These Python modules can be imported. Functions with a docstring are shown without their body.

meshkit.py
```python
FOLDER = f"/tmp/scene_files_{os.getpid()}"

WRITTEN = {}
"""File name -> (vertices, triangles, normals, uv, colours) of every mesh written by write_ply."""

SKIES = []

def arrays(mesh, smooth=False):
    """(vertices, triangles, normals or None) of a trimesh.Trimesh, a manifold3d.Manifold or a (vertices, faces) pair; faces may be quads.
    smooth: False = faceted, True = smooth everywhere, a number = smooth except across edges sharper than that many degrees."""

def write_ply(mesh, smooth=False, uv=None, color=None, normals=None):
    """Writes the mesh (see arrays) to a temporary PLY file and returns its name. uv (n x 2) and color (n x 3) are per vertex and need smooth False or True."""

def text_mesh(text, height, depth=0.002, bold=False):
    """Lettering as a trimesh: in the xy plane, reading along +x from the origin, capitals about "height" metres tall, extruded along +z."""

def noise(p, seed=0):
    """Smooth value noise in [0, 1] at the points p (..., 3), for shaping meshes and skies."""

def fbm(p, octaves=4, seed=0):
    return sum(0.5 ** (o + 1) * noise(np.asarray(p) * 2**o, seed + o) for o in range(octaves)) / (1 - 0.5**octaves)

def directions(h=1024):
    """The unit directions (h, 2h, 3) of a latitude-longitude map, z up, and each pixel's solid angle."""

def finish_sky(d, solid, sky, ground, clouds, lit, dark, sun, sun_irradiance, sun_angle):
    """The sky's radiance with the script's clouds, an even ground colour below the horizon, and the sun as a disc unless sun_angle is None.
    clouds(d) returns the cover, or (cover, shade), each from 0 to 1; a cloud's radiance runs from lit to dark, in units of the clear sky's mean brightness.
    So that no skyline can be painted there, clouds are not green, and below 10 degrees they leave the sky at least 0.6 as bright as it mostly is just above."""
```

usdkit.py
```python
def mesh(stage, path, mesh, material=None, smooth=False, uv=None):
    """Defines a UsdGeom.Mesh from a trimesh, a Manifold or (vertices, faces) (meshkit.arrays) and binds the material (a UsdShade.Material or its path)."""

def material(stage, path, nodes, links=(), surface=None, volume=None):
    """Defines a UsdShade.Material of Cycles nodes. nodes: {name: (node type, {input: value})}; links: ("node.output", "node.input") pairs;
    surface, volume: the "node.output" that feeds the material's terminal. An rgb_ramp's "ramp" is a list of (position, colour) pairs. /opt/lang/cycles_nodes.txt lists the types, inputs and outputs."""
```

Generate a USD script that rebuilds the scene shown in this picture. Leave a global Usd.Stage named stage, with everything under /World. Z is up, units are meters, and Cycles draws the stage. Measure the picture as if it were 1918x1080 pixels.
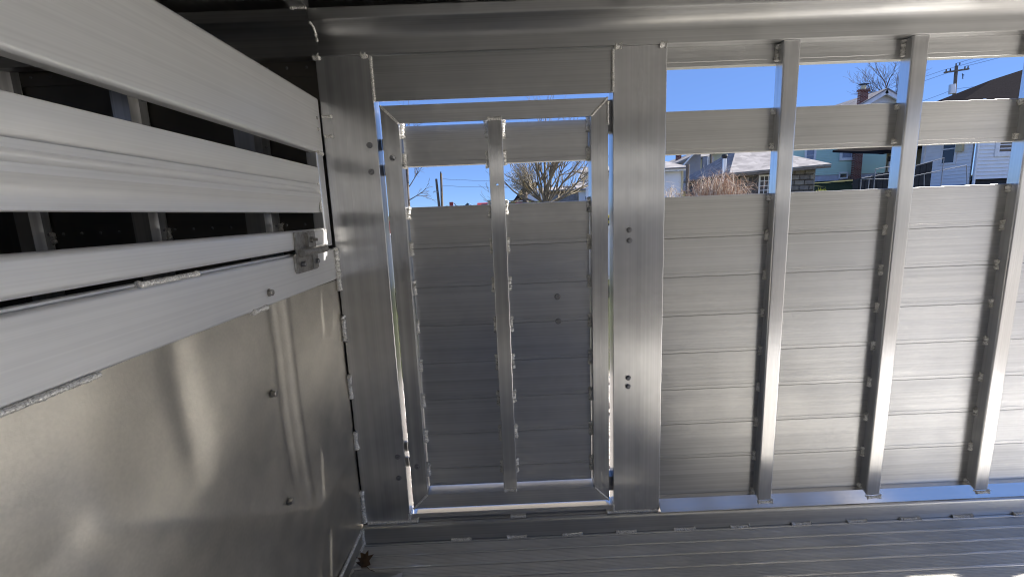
import math, random
import numpy as np, trimesh, usdkit
from shapely.geometry import Polygon, box as sbox
from shapely import affinity
from pxr import Usd, UsdGeom, UsdLux, UsdShade, Gf, Sdf
random.seed(7); rng = np.random.default_rng(7)
stage = Usd.Stage.CreateInMemory()
UsdGeom.SetStageUpAxis(stage, 'Z'); UsdGeom.SetStageMetersPerUnit(stage, 1.0)
UsdGeom.Xform.Define(stage, '/World'); UsdGeom.Scope.Define(stage, '/World/Looks')

# ------------------------------------------------------------------ camera, sky, sun, exposure
EYE = (0.0, 0.0, 1.193)
YAW, PITCH, ROLL = 0.0082, 0.16858, 0.04015        # phone held a little tilted, looking at the side wall
EXPOSURE = 1.68
SKY_K = 1.49          # evens the sky's brightness out, as the photograph's clear sky is
SUN_AZ, SUN_EL = math.radians(78.2), math.radians(38)
cam = UsdGeom.Camera.Define(stage, '/World/Camera')
cy, sy, cp, sp = math.cos(YAW), math.sin(YAW), math.cos(PITCH), math.sin(PITCH)
fwd = np.array([sy*cp, cy*cp, -sp]); rt = np.array([cy, -sy, 0]); up = np.cross(rt, fwd)
cr, sr = math.cos(ROLL), math.sin(ROLL)
rt2, up2 = cr*rt - sr*up, sr*rt + cr*up
cam.AddTransformOp().Set(Gf.Matrix4d(*rt2, 0, *up2, 0, *(-fwd), 0, *EYE, 1))
cam.CreateHorizontalApertureAttr(36.0); cam.CreateVerticalApertureAttr(20.25)
cam.CreateFocalLengthAttr(36.0*826.8/1918); cam.CreateFStopAttr(0.0); cam.CreateFocusDistanceAttr(2.0)
cam.CreateClippingRangeAttr(Gf.Vec2f(0.03, 5000)); cam.CreateExposureAttr(EXPOSURE)

sky = UsdLux.DomeLight.Define(stage, '/World/sky')
sky_mat = usdkit.material(stage, '/World/Looks/sky_air', {
    's': ('sky_texture', dict(sky_type='single_scattering', sun_disc=False, sun_elevation=SUN_EL, sun_rotation=SUN_AZ,
                              altitude=300.0, air_density=0.3, aerosol_density=0.0, ozone_density=6.0)),
    'l': ('rgb_to_bw', {}), 'e': ('math', dict(math_type='power', value2=-.66)), 'k': ('math', dict(math_type='multiply', value2=SKY_K)), 't': ('vector_math', dict(math_type='scale')),
    'gr': ('combine_xyz', {}), 'mx': ('mix_vector', dict(fac=.07)),
    'b': ('background_shader', dict(strength=0.0755))}, [('s.color', 'l.color'), ('l.val', 'e.value1'), ('e.value', 'k.value1'), ('l.val', 'gr.x'), ('l.val', 'gr.y'), ('l.val', 'gr.z'), ('s.color', 'mx.a'), ('gr.vector', 'mx.b'), ('mx.result', 't.vector1'), ('k.value', 't.scale'), ('t.vector', 'b.color')], surface='b.background')
UsdShade.MaterialBindingAPI.Apply(sky.GetPrim()).Bind(sky_mat)
sky.GetPrim().SetCustomDataByKey('kind', 'structure')
sun = UsdLux.DistantLight.Define(stage, '/World/sun')
sun.CreateIntensityAttr(1.2); sun.CreateAngleAttr(0.5); sun.CreateNormalizeAttr(True); sun.CreateColorAttr(Gf.Vec3f(1.0, 0.95, 0.89))
sd = np.array([math.sin(SUN_AZ)*math.cos(SUN_EL), math.cos(SUN_AZ)*math.cos(SUN_EL), math.sin(SUN_EL)])
bz = sd; bx_ = np.cross([0, 0, 1], bz); bx_ /= np.linalg.norm(bx_); by_ = np.cross(bz, bx_)
sun.AddTransformOp().Set(Gf.Matrix4d(*bx_, 0, *by_, 0, *bz, 0, 0, 0, 50, 1))

# ------------------------------------------------------------------ helpers
used = {}
def numbered(path):
    n = used.get(path, 0); used[path] = n + 1
    return path if n == 0 else '%s_%03d' % (path, n)
def tag(p, label=None, cat=None, group=None, kind=None):
    for k, v in (('label', label), ('category', cat), ('group', group), ('kind', kind)):
        if v: p.SetCustomDataByKey(k, v)
    return p
class Node:
    def __init__(self, path, base): self.path, self.base = path, np.array(base, float)
def thing(name, label=None, cat=None, loc=(0, 0, 0), group=None, kind=None):
    path = numbered('/World/' + name)
    x = UsdGeom.Xform.Define(stage, path); x.AddTranslateOp().Set(Gf.Vec3d(*map(float, loc)))
    tag(x.GetPrim(), label, cat, group, kind)
    return Node(path, loc)
def cat_(ms): return trimesh.util.concatenate([m for m in ms]) if len(ms) > 1 else ms[0]
def part(parent, name, mesh, mat, smooth=False, label=None, kind=None):
    if isinstance(mesh, list): mesh = cat_(mesh)
    m = mesh.copy(); m.apply_translation(-parent.base)
    path = numbered(parent.path + '/' + name)
    g = usdkit.mesh(stage, path, m, mat, smooth=smooth)
    tag(g.GetPrim(), label, None, None, kind)
    return Node(path, parent.base)
def solo(name, mesh, mat, label=None, cat=None, smooth=False, group=None, kind=None):
    if isinstance(mesh, list): mesh = cat_(mesh)
    path = numbered('/World/' + name)
    g = usdkit.mesh(stage, path, mesh, mat, smooth=smooth)
    tag(g.GetPrim(), label, cat, group, kind)
    return Node(path, (0, 0, 0))
def tm(v, f): return trimesh.Trimesh(np.asarray(v, float), np.asarray(f, int), process=False)
def bx(x0, x1, y0, y1, z0, z1):
    m = trimesh.creation.box([abs(x1-x0), abs(y1-y0), abs(z1-z0)]); m.apply_translation([(x0+x1)/2, (y0+y1)/2, (z0+z1)/2]); return m
def extr(poly, axis, a0, a1):
    """extrude a shapely polygon along an axis; polygon plane: x-> (Y,Z), y-> (X,Z), z-> (X,Y)"""
    m = trimesh.creation.extrude_polygon(poly, a1-a0); v = m.vertices.copy(); v[:, 2] += a0
    o = {'x': v[:, [2, 0, 1]], 'y': v[:, [0, 2, 1]], 'z': v}[axis]
    f = m.faces if axis != 'y' else m.faces[:, ::-1]
    return tm(o, f)
def rrect(a0, a1, b0, b1, r, n=4):
    return sbox(a0+r, b0+r, a1-r, b1-r).buffer(r, quad_segs=n)
def rbox(x0, x1, y0, y1, z0, z1, r, axis):
    if axis == 'x': return extr(rrect(y0, y1, z0, z1, r), 'x', x0, x1)
    if axis == 'y': return extr(rrect(x0, x1, z0, z1, r), 'y', y0, y1)
    return extr(rrect(x0, x1, y0, y1, r), 'z', z0, z1)
def rot_to(d):
    return trimesh.geometry.align_vectors([0, 0, 1], np.asarray(d, float))
def cyl(p0, p1, r, n=12, r2=None):
    p0, p1 = np.array(p0, float), np.array(p1, float); d = p1-p0; L = np.linalg.norm(d)
    if r2 is None: m = trimesh.creation.cylinder(radius=r, height=L, sections=n); m.apply_translation([0, 0, L/2])
    else:
        a = np.arange(n)*2*np.pi/n; c = np.stack([np.cos(a), np.sin(a)], 1)
        v = np.vstack([np.c_[c*r, np.zeros(n)], np.c_[c*r2, np.full(n, L)], [[0, 0, 0], [0, 0, L]]]); f = []
        for i in range(n):
            j = (i+1) % n; f += [[i, j, n+j], [i, n+j, n+i], [2*n, j, i], [2*n+1, n+i, n+j]]
        m = tm(v, f)
    m.apply_transform(rot_to(d/L)); m.apply_translation(p0); return m
def tube(pts, rad, sides=5):
    p = np.asarray(pts, float); t = np.gradient(p, axis=0); t /= np.linalg.norm(t, axis=1, keepdims=True)+1e-12
    a = np.cross(t, np.where(np.abs(t[:, 2:]) < .9, [0, 0, 1.], [1., 0, 0])); a /= np.linalg.norm(a, axis=1, keepdims=True)+1e-12
    b = np.cross(t, a); an = np.arange(sides)*2*np.pi/sides
    v = p[:, None]+np.broadcast_to(rad, (len(p),))[:, None, None]*(np.cos(an)[None, :, None]*a[:, None]+np.sin(an)[None, :, None]*b[:, None])
    i, j = np.meshgrid(np.arange(len(p)-1), np.arange(sides), indexing='ij')
    q = np.stack([i*sides+j, i*sides+(j+1) % sides, (i+1)*sides+(j+1) % sides, (i+1)*sides+j], -1).reshape(-1, 4)
    return tm(v.reshape(-1, 3), np.vstack([q[:, [0, 1, 2]], q[:, [0, 2, 3]]]))
def bead(p0, p1, r=.004, ends=True, pitch=.0052):
    """a weld bead: overlapping ripples along a line, uneven, with blobs at both ends"""
    r = r*1.5
    p0, p1 = np.array(p0, float), np.array(p1, float); L = np.linalg.norm(p1-p0)
    n = max(8, int(L/pitch*4)); s = np.linspace(0, 1, n)
    P = p0+(p1-p0)*s[:, None]+rng.normal(0, r*.07, (n, 3))
    R = r*(.78+.24*np.abs(np.sin(s*L/pitch*np.pi+rng.random()*3))+rng.normal(0, .05, n))
    if ends: e = np.minimum(s, 1-s)*L; R *= 1+.35*np.exp(-(e/(1.6*r))**2)
    R[0] = R[-1] = r*.12; P[1] = P[0]+(p1-p0)/L*r*.25; P[-2] = P[-1]-(p1-p0)/L*r*.25
    return tube(P, R, 8)
def hexbolt(p, n, r=.0075, h=.006):
    n = np.array(n, float); p = np.array(p, float)
    w = cyl(p, p+n*.0012, r*1.25, 16); b = cyl(p+n*.0012, p+n*h, r, 6); c = cyl(p+n*h, p+n*(h+.0012), r, 6, r*.8)
    return cat_([w, b, c])
def rivet(p, n, r=.0045):
    n = np.array(n, float); p = np.array(p, float)
    return cat_([cyl(p, p+n*r*.3, r, 8, r*.85), cyl(p+n*r*.3, p+n*r*.6, r*.85, 8, r*.35)])

# ------------------------------------------------------------------ materials
def M(name, nodes, links, surface='p.BSDF', **k): return usdkit.material(stage, '/World/Looks/'+name, nodes, links, surface=surface, **k)
def metal(name, grain, color=(.80, .80, .80), rough=.3, aniso=.75, streak=.16, bump=.25, blotch=.10, band=0.0, tang=None, iso=False, met=.93):
    """mill-finish aluminium with drawn lines along one axis, handling marks and dull patches"""
    k = 'xyz'.index(grain); fine = [220.0]*3; mid = [30.0]*3; t = [0, 0, 0]
    if iso: fine, mid = [150.0]*3, [7.0]*3
    else: fine[k] = .45; mid[k] = .05
    t[k if tang is None else 'xyz'.index(tang)] = 1.0
    nodes = {
        'g': ('geometry', {}), 'oi': ('object_info', {}),
        'of': ('vector_math', dict(math_type='scale')), 
        'ad': ('vector_math', dict(math_type='add')),
        'cx': ('combine_xyz', {}),
        'mf': ('mapping', dict(scale=fine)), 'mm': ('mapping', dict(scale=mid)),
        'nf': ('noise_texture', dict(scale=1.0, detail=3.0, roughness=.6)), 'nm': ('noise_texture', dict(scale=1.0, detail=2.0, roughness=.55)),
        'nb': ('noise_texture', dict(scale=3.2, detail=4.0, roughness=.62)), 'ns': ('noise_texture', dict(scale=340.0, detail=1.0)),
        'c1': ('map_range', dict(from_min=.3, from_max=.7, to_min=1-streak, to_max=1.0, clamp=True)),
        'c2': ('map_range', dict(from_min=.3, from_max=.75, to_min=1.0, to_max=1-blotch, clamp=True)),
        'c3': ('map_range', dict(from_min=0., from_max=1., to_min=.93, to_max=1.0)),
        'm1': ('math', dict(math_type='multiply')), 'm2': ('math', dict(math_type='multiply')),
        'col': ('vector_math', dict(math_type='scale', vector1=color)),
        'r1': ('map_range', dict(from_min=.3, from_max=.7, to_min=rough*.92, to_max=rough*1.10, clamp=True)),
        'r2': ('map_range', dict(from_min=.35, from_max=.7, to_min=.95, to_max=1.12, clamp=True)),
        'rm': ('math', dict(math_type='multiply')),
        'hb': ('math', dict(math_type='multiply', value2=band)), 'hf': ('math', dict(math_type='multiply', value2=bump)), 'hs': ('math', dict(math_type='add')),
        'bp': ('bump', dict(strength=1.0, distance=.0006)),
        'tv': ('combine_xyz', dict(x=t[0], y=t[1], z=t[2])),
        'p': ('principled_bsdf', dict(metallic=met, anisotropic=aniso, anisotropic_rotation=.25))}
    links = [('oi.random', 'cx.x'), ('oi.random', 'cx.y'), ('oi.random', 'cx.z'), ('cx.vector', 'of.vector1'), ('g.position', 'ad.vector1'), ('of.vector', 'ad.vector2'),
             ('ad.vector', 'mf.vector'), ('ad.vector', 'mm.vector'), ('mf.vector', 'nf.vector'), ('mm.vector', 'nm.vector'), ('ad.vector', 'nb.vector'), ('ad.vector', 'ns.vector'),
             ('nf.fac', 'c1.value'), ('nb.fac', 'c2.value'), ('oi.random', 'c3.value'), ('c1.result', 'm1.value1'), ('c2.result', 'm1.value2'), ('m1.value', 'm2.value1'), ('c3.result', 'm2.value2'),
             ('m2.value', 'col.scale'), ('col.vector', 'p.base_color'),
             ('nm.fac', 'r1.value'), ('nb.fac', 'r2.value'), ('r1.result', 'rm.value1'), ('r2.result', 'rm.value2'), ('rm.value', 'p.roughness'),
             ('nm.fac', 'hb.value1'), ('nf.fac', 'hf.value1'), ('hb.value', 'hs.value1'), ('hf.value', 'hs.value2'), ('hs.value', 'bp.height'), ('bp.normal', 'p.normal'),
             ('tv.vector', 'p.tangent')]
    nodes['of'][1]['scale'] = 3.7
    return M(name, nodes, links)
A_X = metal('aluminium_drawn_lengthwise', 'x', color=(.67, .67, .66), rough=.34, aniso=.85, streak=.20, band=.65, bump=.14, blotch=.14, met=.96)
A_SILL = metal('aluminium_bright_strip', 'x', color=(.97, .93, .86), rough=.14, aniso=.0, streak=.05, bump=.04, blotch=.10, met=.9)
A_DOOR = metal('aluminium_door_boards', 'x', color=(.83, .83, .83), rough=.33, aniso=.82, streak=.16, band=.7, bump=.12, met=.96)
A_Z = metal('aluminium_drawn_upright', 'z', color=(.86, .86, .86), rough=.27, aniso=.86, streak=.12, band=.10, bump=.08, blotch=.07, met=.97)
A_ZD = metal('aluminium_door_frame', 'z', color=(.80, .80, .80), rough=.26, aniso=.88, streak=.12, band=.10, bump=.08, met=.97)
A_Y = metal('aluminium_drawn_across', 'y', color=(.92, .92, .91), rough=.44, aniso=.45, streak=.08, bump=.10, band=.2, blotch=.07, met=.62)
A_SHEET = metal('aluminium_plain_sheet', 'z', color=(.76, .72, .63), rough=.31, aniso=.0, streak=.10, bump=.35, blotch=.16, iso=True, met=.97)
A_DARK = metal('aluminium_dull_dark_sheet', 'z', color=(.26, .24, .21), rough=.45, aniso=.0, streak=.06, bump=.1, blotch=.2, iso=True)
A_OPP = metal('aluminium_shaded_boards', 'x', color=(.52, .515, .51), rough=.4, aniso=.5, streak=.16, band=.5, bump=.12, blotch=.2)  # shade of the unseen wall put into the board colour, for darker reflections
A_BAR = metal('aluminium_floor_bars', 'x', color=(.92, .91, .89), rough=.30, aniso=.5, streak=.1, band=.1, bump=.05, blotch=.2)
A_FLOOR = metal('aluminium_floor', 'x', color=(.88, .86, .81), rough=.45, aniso=.2, streak=.18, band=.1, bump=.05, blotch=.25, met=.72)
A_ROOF = metal('aluminium_roof', 'y', color=(.60, .60, .59), rough=.45, aniso=.2, bump=.05, band=.1, blotch=.15)
A_WELD = M('weld_metal', {'g': ('geometry', {}), 'n': ('noise_texture', dict(scale=420.0, detail=2.0)), 'r': ('rgb_ramp', {'ramp': [(.3, (.40, .38, .34)), (.62, (.88, .87, .83))]}),
    'p': ('principled_bsdf', dict(metallic=.25, roughness=.42))}, [('g.position', 'n.vector'), ('n.fac', 'r.fac'), ('r.color', 'p.base_color')])
A_BOLT = M('bolt_zinc', {'p': ('principled_bsdf', dict(metallic=.9, roughness=.42, base_color=(.28, .28, .29)))}, [])
A_HINGE = M('hinge_stainless', {'g': ('geometry', {}), 'n': ('noise_texture', dict(scale=90.0, detail=3.0)), 'r': ('rgb_ramp', {'ramp': [(.3, (.30, .285, .26)), (.7, (.46, .45, .43))]}),
    'p': ('principled_bsdf', dict(metallic=1.0, roughness=.4))}, [('g.position', 'n.vector'), ('n.fac', 'r.fac'), ('r.color', 'p.base_color')])

def flat(name, col, rough=.8, col2=None, scale=6.0, metallic=0.0, spec=.3, bump=0.0, detail=4.0):
    nodes = {'g': ('geometry', {}), 'n': ('noise_texture', dict(scale=scale, detail=detail, roughness=.6)),
             'r': ('rgb_ramp', {'ramp': [(.3, col), (.7, col2 or tuple(c*.8 for c in col))]}), 'b': ('bump', dict(strength=.6, distance=bump)),
             'p': ('principled_bsdf', dict(roughness=rough, metallic=metallic, specular_ior_level=spec))}
    links = [('g.position', 'n.vector'), ('n.fac', 'r.fac'), ('r.color', 'p.base_color')]
    if bump: links += [('n.fac', 'b.height'), ('b.normal', 'p.normal')]
    return M(name, nodes, links)
#@@STRUCT
# ------------------------------------------------------------------ the trailer: floor
FZ = 0.0
Y_IN, Y_PL, Y_OUT = 1.500, 1.535, 1.560        # faces of plates and posts, of the boards, and of the outside skin
X_BULK, X_REAR, X_FRONT, Y_OPP = -0.580, 3.25, -2.45, -0.62
floor = thing('trailer_floor', 'ribbed aluminium trailer floor of lengthwise boards with fine tread lines', None, (0, 1.4, 0), kind='structure')
def floor_profile(y1, w=.11):
    """ribbed floor board seen end on (Y, Z): two smooth raised bars, fine tread ribs between them"""
    pts = [(y1, -.03), (y1, -.0006)]
    def ribs(y, n, w):
        o = []; s = w/n
        for i in range(n): o += [(y-i*s-.12*s, -.0006), (y-i*s-.35*s, .0018), (y-i*s-.65*s, .0018), (y-i*s-.88*s, -.0006)]
        return o
    y = y1-.0125
    pts += [(y, -.0006)]+ribs(y, 7, .042); y -= .042
    pts += [(y, -.0006), (y-.013, -.0006)]; y -= .013
    pts += ribs(y, 7, .042)
    pts += [(y1-w+.0006, -.0006), (y1-w+.0006, -.03)]
    return Polygon(pts)
def bar_profile(y): return Polygon([(y-.0008, -.0004), (y-.0022, .0036), (y-.0040, .0044), (y-.0090, .0044), (y-.0108, .0036), (y-.0122, -.0004)])
y = 1.469
while y > Y_OPP+.05:
    fb = part(floor, 'floor_board', extr(floor_profile(y), 'x', X_BULK-.003, X_REAR), A_FLOOR)
    for yy in (y, y-.055): part(fb, 'tread_bar', extr(bar_profile(yy), 'x', X_BULK-.002, X_REAR-.002), A_BAR, smooth=40)
    y -= .11
part(floor, 'floor_board', bx(X_FRONT, X_BULK-.006, Y_OPP, 1.53, -.03, 0), A_FLOOR, label='plain floor of the front compartment')
part(floor, 'floor_beam', bx(X_FRONT, X_REAR, Y_OPP, 1.55, -.16, -.031), A_X)

# ------------------------------------------------------------------ the side wall
wall = thing('side_wall', 'aluminium trailer side wall of lengthwise boards between upright posts, with two open slots', 'wall', (0, Y_PL, 0))
def board_poly(z0, z1, groove=True):
    """extruded wall board (Y, Z): flat face with a fine step line above its lower edge, eased edges"""
    e = .0008
    p = [(Y_PL+.0012, z0), (Y_PL, z0+e)]
    if groove: p += [(Y_PL, z0+.0125), (Y_PL+.0006, z0+.0130), (Y_PL+.0006, z0+.0140), (Y_PL-.0003, z0+.0150)]
    p += [(Y_PL-.0003, z1-e), (Y_PL+.0012, z1), (Y_OUT, z1), (Y_OUT, z0)]
    return Polygon(p)
SEAM = [.088, .2525, .3905, .5275, .667, .806, .9465, 1.084, 1.226]
for a, b in zip(SEAM[:-1], SEAM[1:]):
    part(wall, 'wall_board', extr(board_poly(a+.0003, b-.0003), 'x', .537, X_REAR), A_X)
part(wall, 'slat_board', extr(board_poly(1.366, 1.504), 'x', .537, X_REAR), A_X)
part(wall, 'top_board', extr(board_poly(1.640, 1.706), 'x', .537, X_REAR), A_X)
# posts: square tube, inner corners rounded
POSTS = [(.909, .963), (1.323, 1.377), (1.737, 1.791), (2.151, 2.205), (2.565, 2.619), (2.979, 3.033)]
for i, (a, b) in enumerate(POSTS):
    pn = part(wall, 'post', rbox(a, b, Y_IN, Y_PL+.010, .078, 1.699, .006, 'z'), A_Z, smooth=35)
    if i < 4:
        yj = Y_PL-.001
        for z in SEAM[1:-1]:
            part(pn, 'weld_bead', bead((a-.002, yj, z-.018+rng.normal(0, .002)), (a-.002, yj, z+.018), .0048), A_WELD, smooth=50)
            part(pn, 'weld_bead', bead((b+.002, yj, z-.017), (b+.002, yj, z+.017), .0046), A_WELD, smooth=50)
        for z0, z1 in ((1.372, 1.390), (1.482, 1.500), (1.198, 1.222), (1.645, 1.697), (.098, .118)):
            part(pn, 'weld_bead', bead((a-.002, yj, z0), (a-.002, yj, z1), .0052), A_WELD, smooth=50)
        zf = .083
        part(pn, 'weld_bead', bead((a, Y_IN-.002, zf-.003), (b, Y_IN-.002, zf-.003), .0042), A_WELD, smooth=50)
        part(pn, 'weld_bead', bead((b+.001, Y_IN, zf-.002), (b+.001, Y_PL-.006, zf+.024), .0038), A_WELD, smooth=50)
        part(pn, 'weld_bead', bead((a-.001, Y_IN, zf-.002), (a-.001, Y_PL-.006, zf+.024), .0034), A_WELD, smooth=50)
# sloped strip between the posts at the foot of the boards, then the kick rail
def strip(): return Polygon([(1.4845, .066), (1.5111, .1036), (1.534, .1044), (1.534, .06), (1.4845, .06)])
part(wall, 'sill_strip', extr(strip(), 'x', .537, X_REAR), A_SILL)
rail = Polygon([(1.470, .000), (1.470, .0585), (1.4722, .0640), (1.4765, .0665), (1.4840, .0665), (1.4840, .0598), (1.499, .0598), (1.499, -.02), (1.470, -.02)])
kick = part(wall, 'kick_rail', extr(rail, 'x', X_BULK+.001, X_REAR), A_X, smooth=30)
for x in (-.215, -.008, .20, .405, .62, .83, 1.06, 1.27, 1.47, 1.67, 1.9, 2.1):
    part(kick, 'weld_bead', bead((x-.038, 1.4685, .0035), (x+.038, 1.4685, .0035), .0046), A_WELD, smooth=50)
part(kick, 'weld_bead', bead((-.565, 1.4965, .0665), (-.375, 1.4965, .0665), .0042), A_WELD, smooth=50)
part(kick, 'weld_bead', bead((.335, 1.4965, .0665), (.530, 1.4965, .0665), .0040), A_WELD, smooth=50)
part(kick, 'weld_bead', bead((-.03, 1.4965, .0665), (.03, 1.4965, .0665), .0040), A_WELD, smooth=50)
part(kick, 'weld_bead', bead((X_BULK+.002, 1.4695, .0), (X_BULK+.002, 1.4695, .064), .0045), A_WELD, smooth=50)
# wide upright plates beside the door, header above it, threshold under it
pl = part(wall, 'door_side_plate', rbox(-.578, -.4055, Y_IN, Y_OUT, .0670, 1.699, .0025, 'z'), A_Z, smooth=35)
pr = part(wall, 'door_side_plate', rbox(.3625, .5355, Y_IN, Y_OUT, .0670, 1.699, .0025, 'z'), A_Z, smooth=35)
for x, z in ((-.432, 1.4285), (-.434, 1.3445), (-.432, .330), (-.4345, .246)): part(pl, 'bolt', hexbolt((x, Y_IN, z), (0, -1, 0), .0082), A_BOLT)
for x, z in ((.417, 1.121), (.4175, 1.086), (.416, .596), (.4155, .564)): part(pr, 'bolt', hexbolt((x, Y_IN, z), (0, -1, 0), .0078), A_BOLT)
hd = part(wall, 'header_board', rbox(-.404, .361, Y_IN+.004, Y_IN+.009, 1.5625, 1.699, .002, 'x'), A_X, smooth=35)
part(hd, 'weld_bead', bead((-.4045, Y_IN, 1.562), (-.4045, Y_IN, 1.697), .0034, ends=False), A_WELD, smooth=50)
part(hd, 'weld_bead', bead((.3615, Y_IN, 1.562), (.3615, Y_IN, 1.692), .0034, ends=False), A_WELD, smooth=50)
part(wall, 'threshold', extr(rrect(Y_IN+.0005, 1.55, .0300, .0955, .002), 'x', -.404, .361), A_SILL, smooth=35)
part(wall, 'weld_bead', bead((-.409, Y_IN-.001, .066), (-.405, Y_IN-.001, .098), .0035), A_WELD, smooth=50)
part(wall, 'weld_bead', bead((.3615, Y_IN-.001, .066), (.3615, Y_IN-.001, .098), .0035), A_WELD, smooth=50)
for x in (-.573, -.425, .377, .520): part(wall, 'weld_bead', bead((x-.011, Y_IN-.002, 1.700), (x+.013, Y_IN-.002, 1.700), .0055), A_WELD, smooth=50)
part(wall, 'catch_plate', rbox(-.577, -.545, Y_IN-.004, Y_IN+.001, 1.462, 1.520, .002, 'z'), A_Z, smooth=35)
for z in (1.461, 1.521): part(wall, 'weld_bead', bead((-.574, Y_IN-.003, z), (-.543, Y_IN-.003, z), .0034), A_WELD, smooth=50)
for z0, z1 in ((.142, .20), (1.445, 1.545)): part(wall, 'door_stop', bx(.3465, .3620, 1.520, 1.58, z0, z1), A_BOLT)
# rolled top rail with its cove, a lip above it
cove = [(1.490, 1.700), (1.490, 1.742), (1.4895, 1.7455)]
for k in range(1, 9):
    a = k/8*math.pi/2; cove.append((1.440+.0495*math.cos(a), 1.745+.036*math.sin(a)))
rail_poly = Polygon(cove+[(1.436, 1.783), (1.434, 1.787), (1.434, 1.812), (1.437, 1.8155), (1.548, 1.8155), (1.548, 1.8455), (1.565, 1.8455), (1.565, 1.700)])
tr = part(wall, 'top_rail', extr(rail_poly, 'x', -.562, X_REAR), A_X, smooth=30)
part(wall, 'top_rail', extr(rail_poly, 'x', X_FRONT, -.5632), A_X, smooth=30)
cv = np.array(cove[1:]); cv = np.c_[np.full(len(cv), -.5626), cv]+rng.normal(0, .0012, (len(cv), 3))
part(tr, 'weld_bead', tube(cv, .0045*(1+.35*np.sin(np.arange(len(cv))*2.6)), 7), A_WELD, smooth=50)

# the same wall carried on into the front compartment: riveted sheets and hat posts
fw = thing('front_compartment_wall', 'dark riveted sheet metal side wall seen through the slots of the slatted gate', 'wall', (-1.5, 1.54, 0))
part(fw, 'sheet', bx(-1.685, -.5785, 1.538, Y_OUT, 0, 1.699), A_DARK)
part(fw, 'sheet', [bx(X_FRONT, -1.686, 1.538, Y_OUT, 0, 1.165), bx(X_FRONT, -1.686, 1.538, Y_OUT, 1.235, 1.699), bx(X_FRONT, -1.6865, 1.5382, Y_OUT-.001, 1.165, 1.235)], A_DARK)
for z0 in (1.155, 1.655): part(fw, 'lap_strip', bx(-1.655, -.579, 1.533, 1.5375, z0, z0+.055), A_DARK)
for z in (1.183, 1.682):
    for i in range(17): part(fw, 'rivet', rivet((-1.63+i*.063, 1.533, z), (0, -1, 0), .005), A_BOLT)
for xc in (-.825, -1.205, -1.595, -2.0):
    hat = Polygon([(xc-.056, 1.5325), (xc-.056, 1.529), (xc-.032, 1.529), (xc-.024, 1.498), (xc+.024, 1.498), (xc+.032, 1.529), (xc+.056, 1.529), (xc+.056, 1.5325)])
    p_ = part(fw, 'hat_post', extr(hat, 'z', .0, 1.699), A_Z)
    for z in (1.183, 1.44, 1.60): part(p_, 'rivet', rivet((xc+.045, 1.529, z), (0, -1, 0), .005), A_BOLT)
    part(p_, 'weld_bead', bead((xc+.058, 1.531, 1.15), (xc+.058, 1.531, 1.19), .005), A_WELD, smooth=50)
part(fw, 'front_sheet', bx(X_FRONT-.03, X_FRONT-.001, Y_OPP, Y_OUT, 0, 1.82), A_DARK)

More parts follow.
